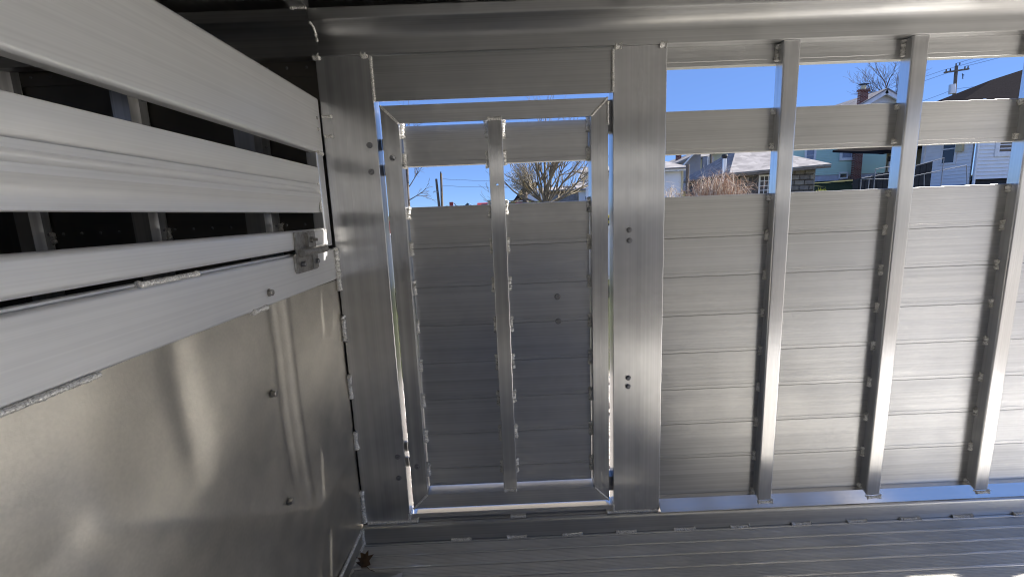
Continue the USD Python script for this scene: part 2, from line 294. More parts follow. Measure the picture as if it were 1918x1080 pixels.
# ------------------------------------------------------------------ roof
roof = thing('trailer_roof', 'grey sheet aluminium trailer roof on thin cross bows', None, (0, 0, 1.82), kind='structure')
part(roof, 'roof_sheet', bx(X_FRONT, X_REAR, -.66, 1.565, 1.846, 1.852), A_ROOF)
for xb in (-2.1, -1.58, -1.08, -.585, -.082, .42, .92, 1.42, 1.92, 2.42, 2.92):
    part(roof, 'roof_bow', [bx(xb-.024, xb+.024, Y_OPP+.04, 1.45, 1.8165, 1.8195), bx(xb-.024, xb-.021, Y_OPP+.04, 1.45, 1.8197, 1.8455), bx(xb+.021, xb+.024, Y_OPP+.04, 1.45, 1.8197, 1.8455),
                            bx(xb+.0243, xb+.044, Y_OPP+.04, 1.45, 1.8415, 1.8445)], A_ROOF)
part(roof, 'weld_bead', bead((-.61, 1.437, 1.8165), (-.562, 1.437, 1.8165), .004), A_WELD, smooth=50)

# ------------------------------------------------------------------ opposite wall (behind the camera, seen only as reflections)
op = thing('opposite_wall', 'aluminium trailer side wall behind the camera with open slots', None, (0, Y_OPP, 0), kind='structure')
for z0, z1 in ((0, 1.226), (1.366, 1.504), (1.640, 1.8455)):
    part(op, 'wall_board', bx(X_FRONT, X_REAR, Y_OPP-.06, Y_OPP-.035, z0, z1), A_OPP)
for i in range(9): part(op, 'post', rbox(-.40+i*.414, -.346+i*.414, Y_OPP-.034, Y_OPP+.02, 0, 1.82, .006, 'z'), A_DARK, smooth=35)  # backlit shade of the posts put into a darker metal, for dark reflected bands
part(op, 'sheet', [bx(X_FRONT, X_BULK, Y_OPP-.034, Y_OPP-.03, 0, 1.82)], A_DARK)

# ------------------------------------------------------------------ the escape door
door = thing('escape_door', 'narrow aluminium side door with upright centre bar and an open slot at eye height', 'door', (-.02, 1.53, .117))
FX0, FX1, FZ0, FZ1, FW = -.3890, .3460, .1165, 1.5485, .0560
YB = 1.556
def mitre(side, yb=None):
    a, b, c, d = (FX0, FZ0), (FX1, FZ0), (FX1, FZ1), (FX0, FZ1)
    i = [(FX0+FW, FZ0+FW), (FX1-FW, FZ0+FW), (FX1-FW, FZ1-FW), (FX0+FW, FZ1-FW)]
    q = dict(bottom=[a, b, i[1], i[0]], right=[b, c, i[2], i[1]], top=[c, d, i[3], i[2]], left=[d, a, i[0], i[3]])[side]
    return extr(Polygon(q).buffer(-.0005, join_style=2), 'y', Y_IN, yb or YB)
fr = {}
for s in ('left', 'right'): fr[s] = part(door, 'frame_stile', mitre(s), A_ZD)
for s, yb in (('top', 1.512), ('bottom', YB)): fr[s] = part(door, 'frame_rail', mitre(s, yb), A_DOOR)
for cx, cz, ix, iz in ((FX0, FZ1, FX0+FW, FZ1-FW), (FX1, FZ1, FX1-FW, FZ1-FW), (FX0, FZ0, FX0+FW, FZ0+FW), (FX1, FZ0, FX1-FW, FZ0+FW)):
    part(fr['top' if cz > 1 else 'bottom'], 'weld_bead', bead((cx, Y_IN+.0003, cz), (ix, Y_IN+.0003, iz), .0030, ends=False), A_WELD, smooth=50)
part(fr['right'], 'weld_bead', bead((FX1-.001, Y_IN, FZ1-.012), (FX1-.001, Y_IN, FZ1-.085), .0028), A_WELD, smooth=50)
IX0, IX1 = FX0+FW+.0008, FX1-FW-.0008
DS = [.182]+SEAM[1:]; DS[1] = .2525
YD = 1.538
def dboard(a, b):
    p = board_poly(a, b); return affinity.translate(p, YD-Y_PL, 0)
for a, b in zip(DS[:-1], DS[1:]): part(door, 'door_board', extr(dboard(a+.0003, b-.0003), 'x', IX0+.0015, IX1-.0015), A_DOOR)
part(door, 'door_board', extr(dboard(1.360, 1.4902), 'x', IX0+.0015, IX1-.0015), A_DOOR)
bar_m = rbox(-.0475, .0010, Y_IN, YD+.006, .176, 1.4955, .002, 'z')
hole = trimesh.creation.cylinder(radius=.0042, height=.2, sections=16); hole.apply_transform(rot_to([0, 1, 0])); hole.apply_translation([-.0225, 1.52, 1.289])
bar_m = trimesh.boolean.difference([bar_m, hole], engine='manifold')
bar = part(door, 'centre_bar', bar_m, A_ZD, smooth=35)
bar_w = [(-.0485, 1), (.002, 1)]
for xx in (-.0495, .0030):
    for z in [1.375, 1.470, 1.212]+DS[1:-1]:
        part(bar, 'weld_bead', bead((xx, YD-.002, z-.026+rng.normal(0, .003)), (xx, YD-.002, z+.027), .0056), A_WELD, smooth=50)
part(bar, 'weld_bead', bead((-.0475, Y_IN+.001, 1.4965), (.001, Y_IN+.001, 1.4965), .0042), A_WELD, smooth=50)
part(bar, 'weld_bead', bead((-.0475, Y_IN+.001, .1755), (.001, Y_IN+.001, .1755), .0042), A_WELD, smooth=50)
for s, xx in (('left', IX0+.0015), ('right', IX1-.0015)):
    for z in [1.378, 1.475, 1.208]+DS[1:-1]:
        part(fr[s], 'weld_bead', bead((xx, YD-.003, z-.024), (xx, YD-.003, z+.024+rng.normal(0, .003)), .0052), A_WELD, smooth=50)
for x, z in ((-.361, 1.386), (-.364, .288)): part(fr['left'], 'bolt', hexbolt((x, Y_IN, z), (0, -1, 0), .0082), A_BOLT)
for x, z in ((.1725, .895), (.1735, .806)): part(door, 'bolt', hexbolt((x, YD-.0003, z), (0, -1, 0), .0088), A_BOLT)
for z in (1.335, 1.418, .262, .325):
    part(door, 'hinge_knuckle', cyl((-.397, 1.552, z), (-.397, 1.552, z+.036), .0075, 14), A_HINGE, smooth=40)
part(door, 'latch_rod', rbox(.3475, .3610, 1.585, 1.60, .58, 1.055, .003, 'z'), A_Z, smooth=35)

# ------------------------------------------------------------------ lower fixed divider
bulk = thing('divider_wall', 'fixed lower divider of dented sheet aluminium under a wide smooth belt, welded to the side wall', 'divider', (X_BULK, .45, 0))
ny, nz = 150, 110
gy, gz = np.meshgrid(np.linspace(-.55, 1.4985, ny), np.linspace(.052, .993, nz), indexing='ij')
def sheet_d(y, z):
    L = np.where(y < 1.2, .775-(y-.57)*(.42/.63), .355); L = np.where(y < .57, .775+(0.57-y)*.1, L)
    g = 1/(1+np.exp(-(y-.56)/.018)); e = 1/(1+np.exp((y-1.42)/.03))
    up_ = np.exp(-np.clip(z-L, 0, 9)/.10); dn = np.exp(-(np.clip(L-z, 0, 9)/.085)**1.2)
    d = .009*np.where(z > L, up_, dn)*g*e
    d += .006*(1-g)*np.clip((.775-z)/.1, 0, 1)
    d -= .0045*np.exp(-((y-.775-.02*(1-z))/.034)**2)*np.clip((z-.70)/.08, 0, 1)
    d += .0035*np.exp(-((y-.60)/.09)**2)*np.clip((z-.75)/.2, 0, 1)
    d += np.maximum(0, y-1.155)*.055
    d -= .004*np.exp(-((y-1.10)/.012)**2)*np.clip((z-.45)/.1, 0, 1)
    d += .0045*np.exp(-((y-1.165)/.011)**2)*np.clip((z-.36)/.05, 0, 1)
    for k in range(5):
        a = .5+k*1.3; d += .0017*np.sin(a*y*2.3+k*1.7)*np.cos(a*z*2.9+k)
    return d
gx = X_BULK-.004-.018+sheet_d(gy, gz)
V = np.stack([gx, gy, gz], -1).reshape(-1, 3); I = np.arange(ny*nz).reshape(ny, nz)
q = np.stack([I[:-1, :-1], I[1:, :-1], I[1:, 1:], I[:-1, 1:]], -1).reshape(-1, 4)
Vb = V.copy(); Vb[:, 0] -= .003; qb = q[:, ::-1]+len(V)
sm = tm(np.vstack([V, Vb]), np.vstack([q[:, [0, 1, 2]], q[:, [0, 2, 3]], qb[:, [0, 1, 2]], qb[:, [0, 2, 3]]]))
sheet = part(bulk, 'sheet', sm, A_SHEET, smooth=True)
belt = part(bulk, 'belt', rbox(X_BULK-.032, X_BULK, -.60, 1.4985, .9955, 1.1005, .006, 'y'), A_Y, smooth=35)
part(belt, 'edge_strip', rbox(X_BULK-.030, X_BULK-.012, -.60, 1.425, 1.1008, 1.106, .002, 'y'), A_Y, smooth=35)
part(bulk, 'foot_strip', rbox(X_BULK-.012, X_BULK+.0005, -.60, 1.4685, .0005, .0505, .002, 'y'), A_SHEET, smooth=35)
part(bulk, 'weld_bead', bead((X_BULK-.004, 1.468, .052), (X_BULK-.004, .9, .052), .0040, ends=False), A_WELD, smooth=50)
for y0, y1 in ((1.463, 1.43), (1.36, 1.40), (1.30, 1.345)): part(bulk, 'weld_bead', bead((X_BULK+.002, y0, .002), (X_BULK+.002, y1, .002), .0036), A_WELD, smooth=50)
for z0, z1, r in ((1.012, 1.099, .0062), (.955, 1.008, .0055), (.775, .865, .005), (.565, .650, .005), (.37, .435, .005), (.07, .20, .0055)):
    part(bulk, 'weld_bead', bead((X_BULK+.003, 1.4975, z0), (X_BULK+.003, 1.4975, z1), r), A_WELD, smooth=50)
part(belt, 'weld_bead', bead((X_BULK-.001, .985, .9945), (X_BULK-.001, 1.045, .9945), .0040), A_WELD, smooth=50)
part(belt, 'weld_bead', bead((X_BULK+.002, .30, .9935), (X_BULK+.002, .60, .9935), .0030, ends=False), A_WELD, smooth=50)
part(belt, 'weld_bead', bead((X_BULK-.008, .70, 1.1035), (X_BULK-.008, .84, 1.1035), .0034), A_WELD, smooth=50)
part(belt, 'bolt', hexbolt((X_BULK, 1.062, 1.027), (1, 0, 0), .0080, .009), A_HINGE)
for y_, z_ in ((1.049, .775), (1.046, .48)): part(sheet, 'bolt', hexbolt((X_BULK-.020+float(sheet_d(np.array(y_), np.array(z_))), y_, z_), (1, 0, 0), .0080, .010), A_HINGE)

# ------------------------------------------------------------------ upper slatted gate
gate = thing('slatted_gate', 'upper gate of three wide aluminium slats, hinged along its bottom rail', 'gate', (X_BULK, .45, 1.11))
part(gate, 'slat', rbox(X_BULK-.034, X_BULK, -.60, 1.490, 1.4060, 1.5775, .009, 'y'), A_Y, smooth=35, label='plain top slat')
# corrugated middle slat
prof = [(0, 1.3565), (.0015, 1.358), (0, 1.3555)]
o = lambda d: X_BULK-d
zz = np.linspace(0, 1, 9)
P = [(o(.0015), 1.358), (o(0), 1.3565), (o(0), 1.342)]
P += [(o(.013*(1-math.cos(t*math.pi/2))), 1.342-.037*math.sin(t*math.pi/2)) for t in zz[1:]]
P += [(o(0), 1.304), (o(0), 1.2925)]
P += [(o(.0065*math.sin(math.pi*t)**.8), 1.2925-.0165*t) for t in zz[1:]]
P += [(o(0), 1.2645)]
P += [(o(.011*math.sin(math.pi/2*t)), 1.2645-.030*t) for t in zz[1:]]
P += [(o(.011), 1.2205), (o(.0125), 1.219), (o(.034), 1.219), (o(.034), 1.358)]
part(gate, 'slat', extr(Polygon(P).buffer(0), 'y', -.60, 1.4375), A_Y, smooth=28, label='corrugated middle slat')
br = part(gate, 'bottom_rail', rbox(X_BULK-.036, X_BULK, -.60, 1.4335, 1.1155, 1.1690, .010, 'y'), A_Y, smooth=35)
ep = part(gate, 'end_post', rbox(X_BULK-.036, X_BULK-.0005, 1.4395, 1.4870, 1.1120, 1.4045, .005, 'z'), A_Z, smooth=35)
part(ep, 'weld_bead', bead((X_BULK-.001, 1.4365, 1.118), (X_BULK-.001, 1.4365, 1.167), .0030), A_WELD, smooth=50)
part(ep, 'weld_bead', bead((X_BULK-.001, 1.442, 1.4055), (X_BULK-.001, 1.485, 1.4055), .0036), A_WELD, smooth=50)
part(ep, 'weld_bead', bead((X_BULK-.006, 1.4385, 1.2205), (X_BULK-.008, 1.4385, 1.356), .0026, ends=False), A_WELD, smooth=50)
for z in (1.512, 1.478): part(gate, 'rivet', rivet((X_BULK, 1.468, z), (1, 0, 0), .0055), A_HINGE)
# butt hinge between gate and belt
hx = X_BULK
leaf_up = part(gate, 'hinge_leaf', extr(rrect(1.217, 1.343, 1.104, 1.1655, .006), 'x', hx+.0005, hx+.005), A_HINGE, smooth=35)
part(leaf_up, 'bracket', [bx(hx+.005, hx+.014, 1.276, 1.280, 1.121, 1.160), bx(hx+.005, hx+.009, 1.280, 1.336, 1.120, 1.1615)], A_HINGE)
part(leaf_up, 'bolt', [cyl((hx+.009, 1.305, 1.140), (hx+.016, 1.305, 1.140), .0085, 6), cyl((hx+.016, 1.305, 1.140), (hx+.028, 1.305, 1.140), .0045, 10)], A_HINGE)
barrel = part(gate, 'hinge_barrel', [cyl((hx+.013, 1.226, 1.1075), (hx+.013, 1.300, 1.1075), .0115, 20), cyl((hx+.013, 1.301, 1.1075), (hx+.013, 1.350, 1.1075), .0112, 20),
                                     cyl((hx+.013, 1.351, 1.1075), (hx+.013, 1.392, 1.1075), .0115, 20, .0105), cyl((hx+.013, 1.392, 1.1075), (hx+.013, 1.402, 1.1075), .004, 10)], A_HINGE, smooth=40)
leaf_lo = part(gate, 'hinge_leaf', extr(rrect(1.203, 1.343, 1.052, 1.106, .010), 'x', hx+.0006, hx+.006), A_HINGE, smooth=35)
part(leaf_lo, 'fold', bx(hx+.006, hx+.0085, 1.305, 1.3415, 1.056, 1.098), A_HINGE)
for y_ in (1.237, 1.327): part(leaf_lo, 'bolt', hexbolt((hx+.0075, y_, 1.076), (1, 0, 0), .0066, .009), A_BOLT)
# ------------------------------------------------------------------ small things on the floor
M_LEAF = flat('dead_leaf', (.12, .068, .03), .8, (.05, .028, .014), scale=40.0)
lob = []
for a, r in ((90, .040), (70, .020), (50, .036), (32, .017), (10, .034), (-15, .015), (-50, .022), (-90, .012), (-130, .022), (195, .015), (170, .034), (148, .017), (130, .036), (110, .020)):
    lob.append((r*math.cos(math.radians(a)), r*math.sin(math.radians(a))))
lm = trimesh.creation.triangulate_polygon(Polygon(lob), engine='earcut') if True else None
lv, lfc = lm
lt_ = trimesh.remesh.subdivide(np.c_[lv, np.zeros(len(lv))], lfc); lt_ = trimesh.remesh.subdivide(*lt_)
v_ = lt_[0]; v_[:, 2] = .006+14*(v_[:, 0]**2)*.9+.010*np.sin(v_[:, 1]*90)+.006*np.sin(v_[:, 0]*140)
v_ = np.vstack([v_, v_-[0, 0, .0006]]); f_ = np.vstack([lt_[1], lt_[1][:, ::-1]+len(lt_[0])])
lmesh = tm(v_, f_); lmesh.apply_transform(trimesh.transformations.rotation_matrix(.7, [0, 0, 1])@trimesh.transformations.rotation_matrix(.5, [1, 0, 0])); lmesh.apply_translation([-.541, 1.366, .012])
lf_ = thing('dead_leaf', 'curled brown dead leaf on the floor in the corner below the divider', 'leaf', (-.541, 1.366, 0))
part(lf_, 'blade', lmesh, M_LEAF, smooth=True)
part(lf_, 'stalk', tube([(-.530, 1.350, .012), (-.515, 1.340, .008), (-.498, 1.334, .006)], .0011, 5), M_LEAF)
M_FILM = M('clear_film', {'t': ('transparent_bsdf', dict(color=(.96, .96, .96))), 'g': ('glossy_bsdf', dict(color=(.9, .9, .9), roughness=.12)), 'f': ('fresnel', dict(IOR=1.5)), 'a': ('math', dict(math_type='multiply_add', value2=1.3, value3=.05)), 'm': ('mix_closure', {})},
           [('f.fac', 'a.value1'), ('a.value', 'm.fac'), ('t.BSDF', 'm.closure1'), ('g.BSDF', 'm.closure2')], surface='m.closure')
M_PAPER = flat('white_paper', (.74, .74, .80), .7, (.70, .70, .76), scale=20.0)
M_INK = flat('black_ink', (.03, .03, .05), .6)
sl = thing('document_sleeve', 'clear plastic sleeve holding a printed white sheet on the floor at the bottom edge', 'document sleeve', (-.48, 1.25, 0))
n = 18; uu, vv = np.meshgrid(np.linspace(-.592, -.397, n), np.linspace(1.12, 1.338, n), indexing='ij')
zz_ = .006+.0035*np.sin(uu*38+vv*22)+.002*np.sin(vv*70); I = np.arange(n*n).reshape(n, n); q = np.stack([I[:-1, :-1], I[1:, :-1], I[1:, 1:], I[:-1, 1:]], -1).reshape(-1, 4)
uu = np.where(uu < -.575, -.575, uu)
part(sl, 'film', tm(np.stack([uu, vv, zz_+.004], -1).reshape(-1, 3), np.vstack([q[:, [0, 1, 2]], q[:, [0, 2, 3]]])), M_FILM, smooth=True)
pp = Polygon([(-.475, 1.13), (-.402, 1.13), (-.399, 1.325), (-.455, 1.300)])
ppm = extr(pp, 'z', .0055, .0062); ppr = part(sl, 'sheet', ppm, M_PAPER)
for k in range(4): part(ppr, 'print', bx(-.445, -.41, 1.150+k*.035, 1.157+k*.035, .00635, .0067), M_INK)
# ------------------------------------------------------------------ outside: ground
def gz_(x, y):
    """height of the ground: level by the trailer, rising to the houses beyond, with an added slope behind the camera"""
    x, y = np.asarray(x, float), np.asarray(y, float)
    s = np.clip((y-9.5)/26, 0, 1.0); h = -.46+2.9*(s*s*(3-2*s))
    h = h + .55*np.clip((y-34)/60, 0, 1.5)
    h = h - 1.5*np.clip((1.2-x)/3, 0, 1)*np.clip((y-13)/9, 0, 1)
    h = h + .20*np.clip((x-8)/14, 0, 1.2)*np.clip((y-8)/12, 0, 1)
    h = h + .27*np.clip(-9-y, 0, 130)*np.clip((-9-y)/25, 0, 1)  # made-up hillside behind the camera, added to mute blue sky reflections
    return h + .03*np.sin(x*.9)*np.cos(y*.7)*np.clip((np.abs(y)-4)/4, 0, 1)
M_GROUND = M('ground_gravel_and_grass', {
    'g': ('geometry', {}), 'v': ('voronoi_texture', dict(scale=34.0)), 'n': ('noise_texture', dict(scale=.55, detail=5.0, roughness=.65)), 'n2': ('noise_texture', dict(scale=14.0, detail=4.0, roughness=.7)),
    'sx': ('separate_xyz', {}), 'my': ('map_range', dict(from_min=3.6, from_max=5.2, to_min=-.25, to_max=.95)), 'ad': ('math', dict(math_type='add')),
    'mk': ('map_range', dict(from_min=.42, from_max=.62, to_min=0.0, to_max=1.0, clamp=True)), 'na': ('math', dict(math_type='multiply', value2=.45)),
    'rg': ('rgb_ramp', {'ramp': [(.0, (.22, .20, .17)), (.5, (.40, .37, .32)), (1.0, (.55, .52, .47))]}),
    'rr': ('rgb_ramp', {'ramp': [(.3, (.022, .035, .010)), (.55, (.055, .06, .022)), (.75, (.13, .11, .055))]}),
    'mx': ('mix', {}), 'my2': ('map_range', dict(from_min=-6.0, from_max=-11.0, to_min=0.0, to_max=1.0, clamp=True)), 'rs': ('rgb_ramp', {'ramp': [(.3, (.20, .19, .165)), (.7, (.33, .32, .285))]}), 'mx2': ('mix', {}), 'b': ('bump', dict(strength=.8, distance=.02)), 'p': ('principled_bsdf', dict(roughness=.95, specular_ior_level=.1))},  # rs: pale tone of the added hillside, chosen for neutral reflections
    [('g.position', 'v.vector'), ('g.position', 'n.vector'), ('g.position', 'n2.vector'), ('g.position', 'sx.vector'), ('sx.y', 'my.value'), ('my.result', 'ad.value1'), ('n.fac', 'na.value1'), ('na.value', 'ad.value2'),
     ('ad.value', 'mk.value'), ('v.color', 'rg.fac'), ('n2.fac', 'rr.fac'), ('mk.result', 'mx.fac'), ('rg.color', 'mx.color1'), ('rr.color', 'mx.color2'), ('sx.y', 'my2.value'), ('n.fac', 'rs.fac'), ('my2.result', 'mx2.fac'), ('mx.color', 'mx2.color1'), ('rs.color', 'mx2.color2'), ('mx2.color', 'p.base_color'),
     ('v.distance', 'b.height'), ('b.normal', 'p.normal')])
xs = np.concatenate([-np.geomspace(3, 900, 40)[::-1], np.linspace(-2.6, 34, 90), np.geomspace(36, 900, 24)])
ys = np.concatenate([-np.geomspace(3, 900, 26)[::-1], np.linspace(-2.5, 50, 110), np.geomspace(53, 1500, 26)])
GX, GY = np.meshgrid(xs, ys, indexing='ij'); I = np.arange(GX.size).reshape(GX.shape)
q = np.stack([I[:-1, :-1], I[1:, :-1], I[1:, 1:], I[:-1, 1:]], -1).reshape(-1, 4)
solo('ground', tm(np.stack([GX, GY, gz_(GX, GY)], -1).reshape(-1, 3), np.vstack([q[:, [0, 1, 2]], q[:, [0, 2, 3]]])), M_GROUND, smooth=True, kind='structure')
# loose stones by the trailer
ic = trimesh.creation.icosphere(subdivisions=0); st = []
M_STONE = M('gravel_stones', {'i': ('geometry', {}), 'r': ('rgb_ramp', {'ramp': [(0, (.12, .10, .09)), (.25, (.30, .26, .21)), (.5, (.44, .40, .35)), (.75, (.36, .24, .15)), (.88, (.52, .50, .47)), (1, (.20, .21, .26))]}), 'p': ('principled_bsdf', dict(roughness=.9, specular_ior_level=.2))},
            [('i.random_per_island', 'r.fac'), ('r.color', 'p.base_color')])
for k in range(2600):
    x, y = rng.uniform(-3.2, 2.2), 1.7+rng.random()**1.4*3.6; r = rng.uniform(.012, .030)
    m = ic.copy(); m.vertices *= r*rng.uniform(.7, 1.3, 3)*np.array([1, 1, .6]); m.apply_transform(trimesh.transformations.rotation_matrix(rng.random()*6, [0, 0, 1])); m.apply_translation([x, y, float(gz_(x, y))+r*.25]); st.append(m)
solo('gravel', st, M_STONE, 'loose pale gravel stones on the ground outside the side door', 'gravel', kind='stuff')
M_GRASS = flat('grass_blades', (.05, .10, .02), .8, (.16, .19, .05), scale=3.0)
gb = []
N = 9000; gx_ = rng.uniform(-5.5, .5, N); gy_ = 4.3+rng.random(N)**1.2*5.5; hh = rng.uniform(.03, .10, N); an = rng.random(N)*6.28; w = .006
bx0 = np.stack([gx_-w*np.cos(an), gy_-w*np.sin(an), gz_(gx_, gy_)], 1); bx1 = np.stack([gx_+w*np.cos(an), gy_+w*np.sin(an), gz_(gx_, gy_)], 1)
tp = np.stack([gx_+rng.normal(0, .03, N), gy_+rng.normal(0, .03, N), gz_(gx_, gy_)+hh], 1)
solo('grass', tm(np.stack([bx0, bx1, tp], 1).reshape(-1, 3), np.arange(3*N).reshape(-1, 3)), M_GRASS, 'short winter grass beyond the gravel outside the door', 'grass', kind='stuff')

# ------------------------------------------------------------------ outside: materials
M_WHITE = flat('white_siding', (.78, .79, .80), .55, (.70, .71, .73), scale=2.0)
M_GREEN = flat('green_siding', (.52, .71, .60), .6, (.48, .66, .56), scale=1.5)
M_PALE = flat('pale_yellow_siding', (.66, .66, .50), .6, (.60, .61, .47))
M_GREYW = flat('grey_siding', (.33, .34, .38), .6, (.29, .30, .34))
M_BEIGE = flat('beige_siding', (.46, .38, .28), .7, (.40, .33, .25))
M_TRIM = flat('white_trim', (.80, .80, .80), .5)
M_CREAM = flat('cream_trim', (.62, .54, .34), .6)
M_FOUND = flat('painted_foundation', (.52, .55, .62), .85, (.40, .40, .42), scale=1.2)
M_DIRT = flat('bare_mortar', (.36, .27, .18), .95, (.26, .20, .14))
M_BLACK = flat('black_boards', (.014, .014, .016), .7, (.03, .03, .03))
M_SHDARK = flat('dark_shingles', (.030, .028, .030), .95, (.018, .017, .018), scale=16.0, spec=0.0)
M_SHGREY = M('grey_shingles', {'g': ('geometry', {}), 'm': ('mapping', dict(scale=(3.2, 3.2, 7.0))), 'v': ('voronoi_texture', dict(scale=1.0)), 'n': ('noise_texture', dict(scale=5.0, detail=5.0)),
    'r': ('rgb_ramp', {'ramp': [(.0, (.17, .165, .17)), (.6, (.26, .25, .255)), (1, (.32, .31, .31))]}), 'r2': ('rgb_ramp', {'ramp': [(.3, (.8, .8, .8)), (.7, (1, 1, 1))]}), 'mx': ('mix', dict(mix_type='multiply', fac=1.0)),
    'p': ('principled_bsdf', dict(roughness=.95, specular_ior_level=.15))}, [('g.position', 'm.vector'), ('m.vector', 'v.vector'), ('v.color', 'r.fac'), ('g.position', 'n.vector'), ('n.fac', 'r2.fac'), ('r.color', 'mx.color1'), ('r2.color', 'mx.color2'), ('mx.color', 'p.base_color')])
M_BLOCK = flat('rockfaced_block', (.20, .185, .165), .95, (.13, .12, .11), scale=9.0, bump=.03)
M_BLOCK2 = flat('rockfaced_block_light', (.27, .25, .22), .95, (.17, .16, .14), scale=9.0, bump=.03)
M_JOINT = flat('block_joints', (.10, .095, .09), .95)
M_BRICK = M('chimney_brick', {'g': ('geometry', {}), 'm': ('mapping', dict(mapping_type='point', rotation=(math.pi/2, 0, 0))), 'b': ('brick_texture', dict(color1=(.17, .045, .030), color2=(.10, .030, .022), mortar=(.30, .22, .18), scale=1.0, mortar_size=.012, brick_width=.23, row_height=.085)),
    'p': ('principled_bsdf', dict(roughness=.9, specular_ior_level=.2))}, [('g.position', 'm.vector'), ('m.vector', 'b.vector'), ('b.color', 'p.base_color')])
M_PANE = M('window_pane', {'p': ('principled_bsdf', dict(base_color=(.018, .022, .030), roughness=.06, specular_ior_level=.6))}, [])
M_BLIND = flat('window_blind', (.30, .33, .40), .6, (.22, .25, .32), spec=.5)
M_PIPE = M('galvanised_pipe', {'p': ('principled_bsdf', dict(metallic=1.0, roughness=.45, base_color=(.62, .64, .66)))}, [])
M_RAIL = M('shaded_pipe', {'p': ('principled_bsdf', dict(metallic=.6, roughness=.6, base_color=(.22, .23, .25)))}, [])  # darker copy of the pipe, with the handrail shade put into its colour
M_WOOD = flat('weathered_wood', (.20, .165, .13), .9, (.11, .09, .07), scale=8.0)
M_FENCE = flat('grey_fence_wood', (.30, .28, .26), .9, (.19, .175, .16), scale=7.0)
M_BARK = flat('bark_tan', (.24, .20, .14), .9, (.09, .075, .052), scale=11.0, bump=.02)  # pale tan bark, its own colour
M_BARK2 = flat('bark_grey', (.16, .135, .115), .9, (.08, .065, .055), scale=9.0)
M_BRAMBLE = flat('dry_bramble', (.40, .28, .19), .9, (.26, .15, .10), scale=7.0)
M_BRAMBLE2 = flat('dry_bramble_pale', (.66, .58, .48), .9, (.50, .40, .30), scale=7.0)
M_VEIL = flat('brown_evergreen', (.34, .27, .15), .9, (.17, .14, .07), scale=3.0)
M_WIRE = flat('black_wire', (.03, .03, .035), .6)
M_RED = flat('red_paint', (.35, .03, .025), .4, (.28, .03, .03), spec=.5)
M_RUBBER = flat('black_rubber', (.025, .024, .024), .85)
M_BLUE = flat('blue_tarp', (.12, .22, .42), .6)
M_YEL = flat('yellow_paint', (.55, .46, .05), .5)
M_PAINTW = M('white_vehicle_paint', {'p': ('principled_bsdf', dict(base_color=(.74, .75, .76), roughness=.3, coat_weight=.4))}, [])
M_BUSHY = flat('yellow_green_leaves', (.42, .40, .06), .8, (.25, .27, .04), scale=9.0)

def quadm(pts):   # one polygon given by its corners
    n = len(pts); return tm(pts, [[0, i, i+1] for i in range(1, n-1)])
def clap(p0, p1, z0, z1, course=.11, out=.018):
    """a lapped board wall from p0 to p1 (x, y): each course slopes out to a shadowed lower edge; a real wall thickness behind"""
    p0, p1 = np.array(p0, float), np.array(p1, float); d = (p1-p0)/np.linalg.norm(p1-p0); n = np.array([d[1], -d[0]])
    v, f = [], []; z = z0
    prof = [(-.12, z0)]
    while z < z1-1e-6:
        zt = min(z+course, z1); prof += [(out, z), (.0, zt)]; z = zt
    prof.append((-.12, z1))
    for t, s in ((p0, 0), (p1, 1)):
        for o_, zz_ in prof: v.append([t[0]+n[0]*o_, t[1]+n[1]*o_, zz_])
    k = len(prof)
    for i in range(k):
        j = (i+1) % k; f += [[i, k+i, k+j], [i, k+j, j]]
    for base in (0, k):
        for i in range(1, k-1): f.append([base, base+i, base+i+1] if base == 0 else [base, base+i+1, base+i])
    return tm(v, f)
def win(parent, x0, x1, y, z0, z1, fw=.11, bars=(1, 1), glass=None, n=(0, -1)):
    """a window on a wall whose face is at y, facing -y: frame ring, bars, recessed pane"""
    glass = glass or M_PANE
    fr_ = [bx(x0-fw, x1+fw, y-.05, y, z0-fw, z0), bx(x0-fw, x1+fw, y-.05, y, z1, z1+fw), bx(x0-fw, x0, y-.048, y, z0, z1), bx(x1, x1+fw, y-.048, y, z0, z1)]
    w_ = part(parent, 'window_frame', fr_, M_TRIM)
    for i in range(1, bars[0]): xx = x0+(x1-x0)*i/bars[0]; part(w_, 'glazing_bar', bx(xx-.012, xx+.012, y-.036, y-.012, z0, z1), M_TRIM)
    for i in range(1, bars[1]): zz_ = z0+(z1-z0)*i/bars[1]; part(w_, 'glazing_bar', bx(x0, x1, y-.034, y-.013, zz_-.012, zz_+.012), M_TRIM)
    part(w_, 'pane', bx(x0, x1, y-.011, y-.004, z0, z1), glass)
    return w_
def slab(pts, th):
    """a roof plane with thickness from a list of 3-D corners"""
    p = np.array(pts, float); n = np.cross(p[1]-p[0], p[2]-p[0]); n /= np.linalg.norm(n)
    if n[2] < 0: n = -n
    k = len(p); v = np.vstack([p, p-n*th]); f = [[0, i, i+1] for i in range(1, k-1)]+[[k, k+i+1, k+i] for i in range(1, k-1)]
    for i in range(k): j = (i+1) % k; f += [[i, k+i, k+j], [i, k+j, j]]
    m = tm(v, f); return m

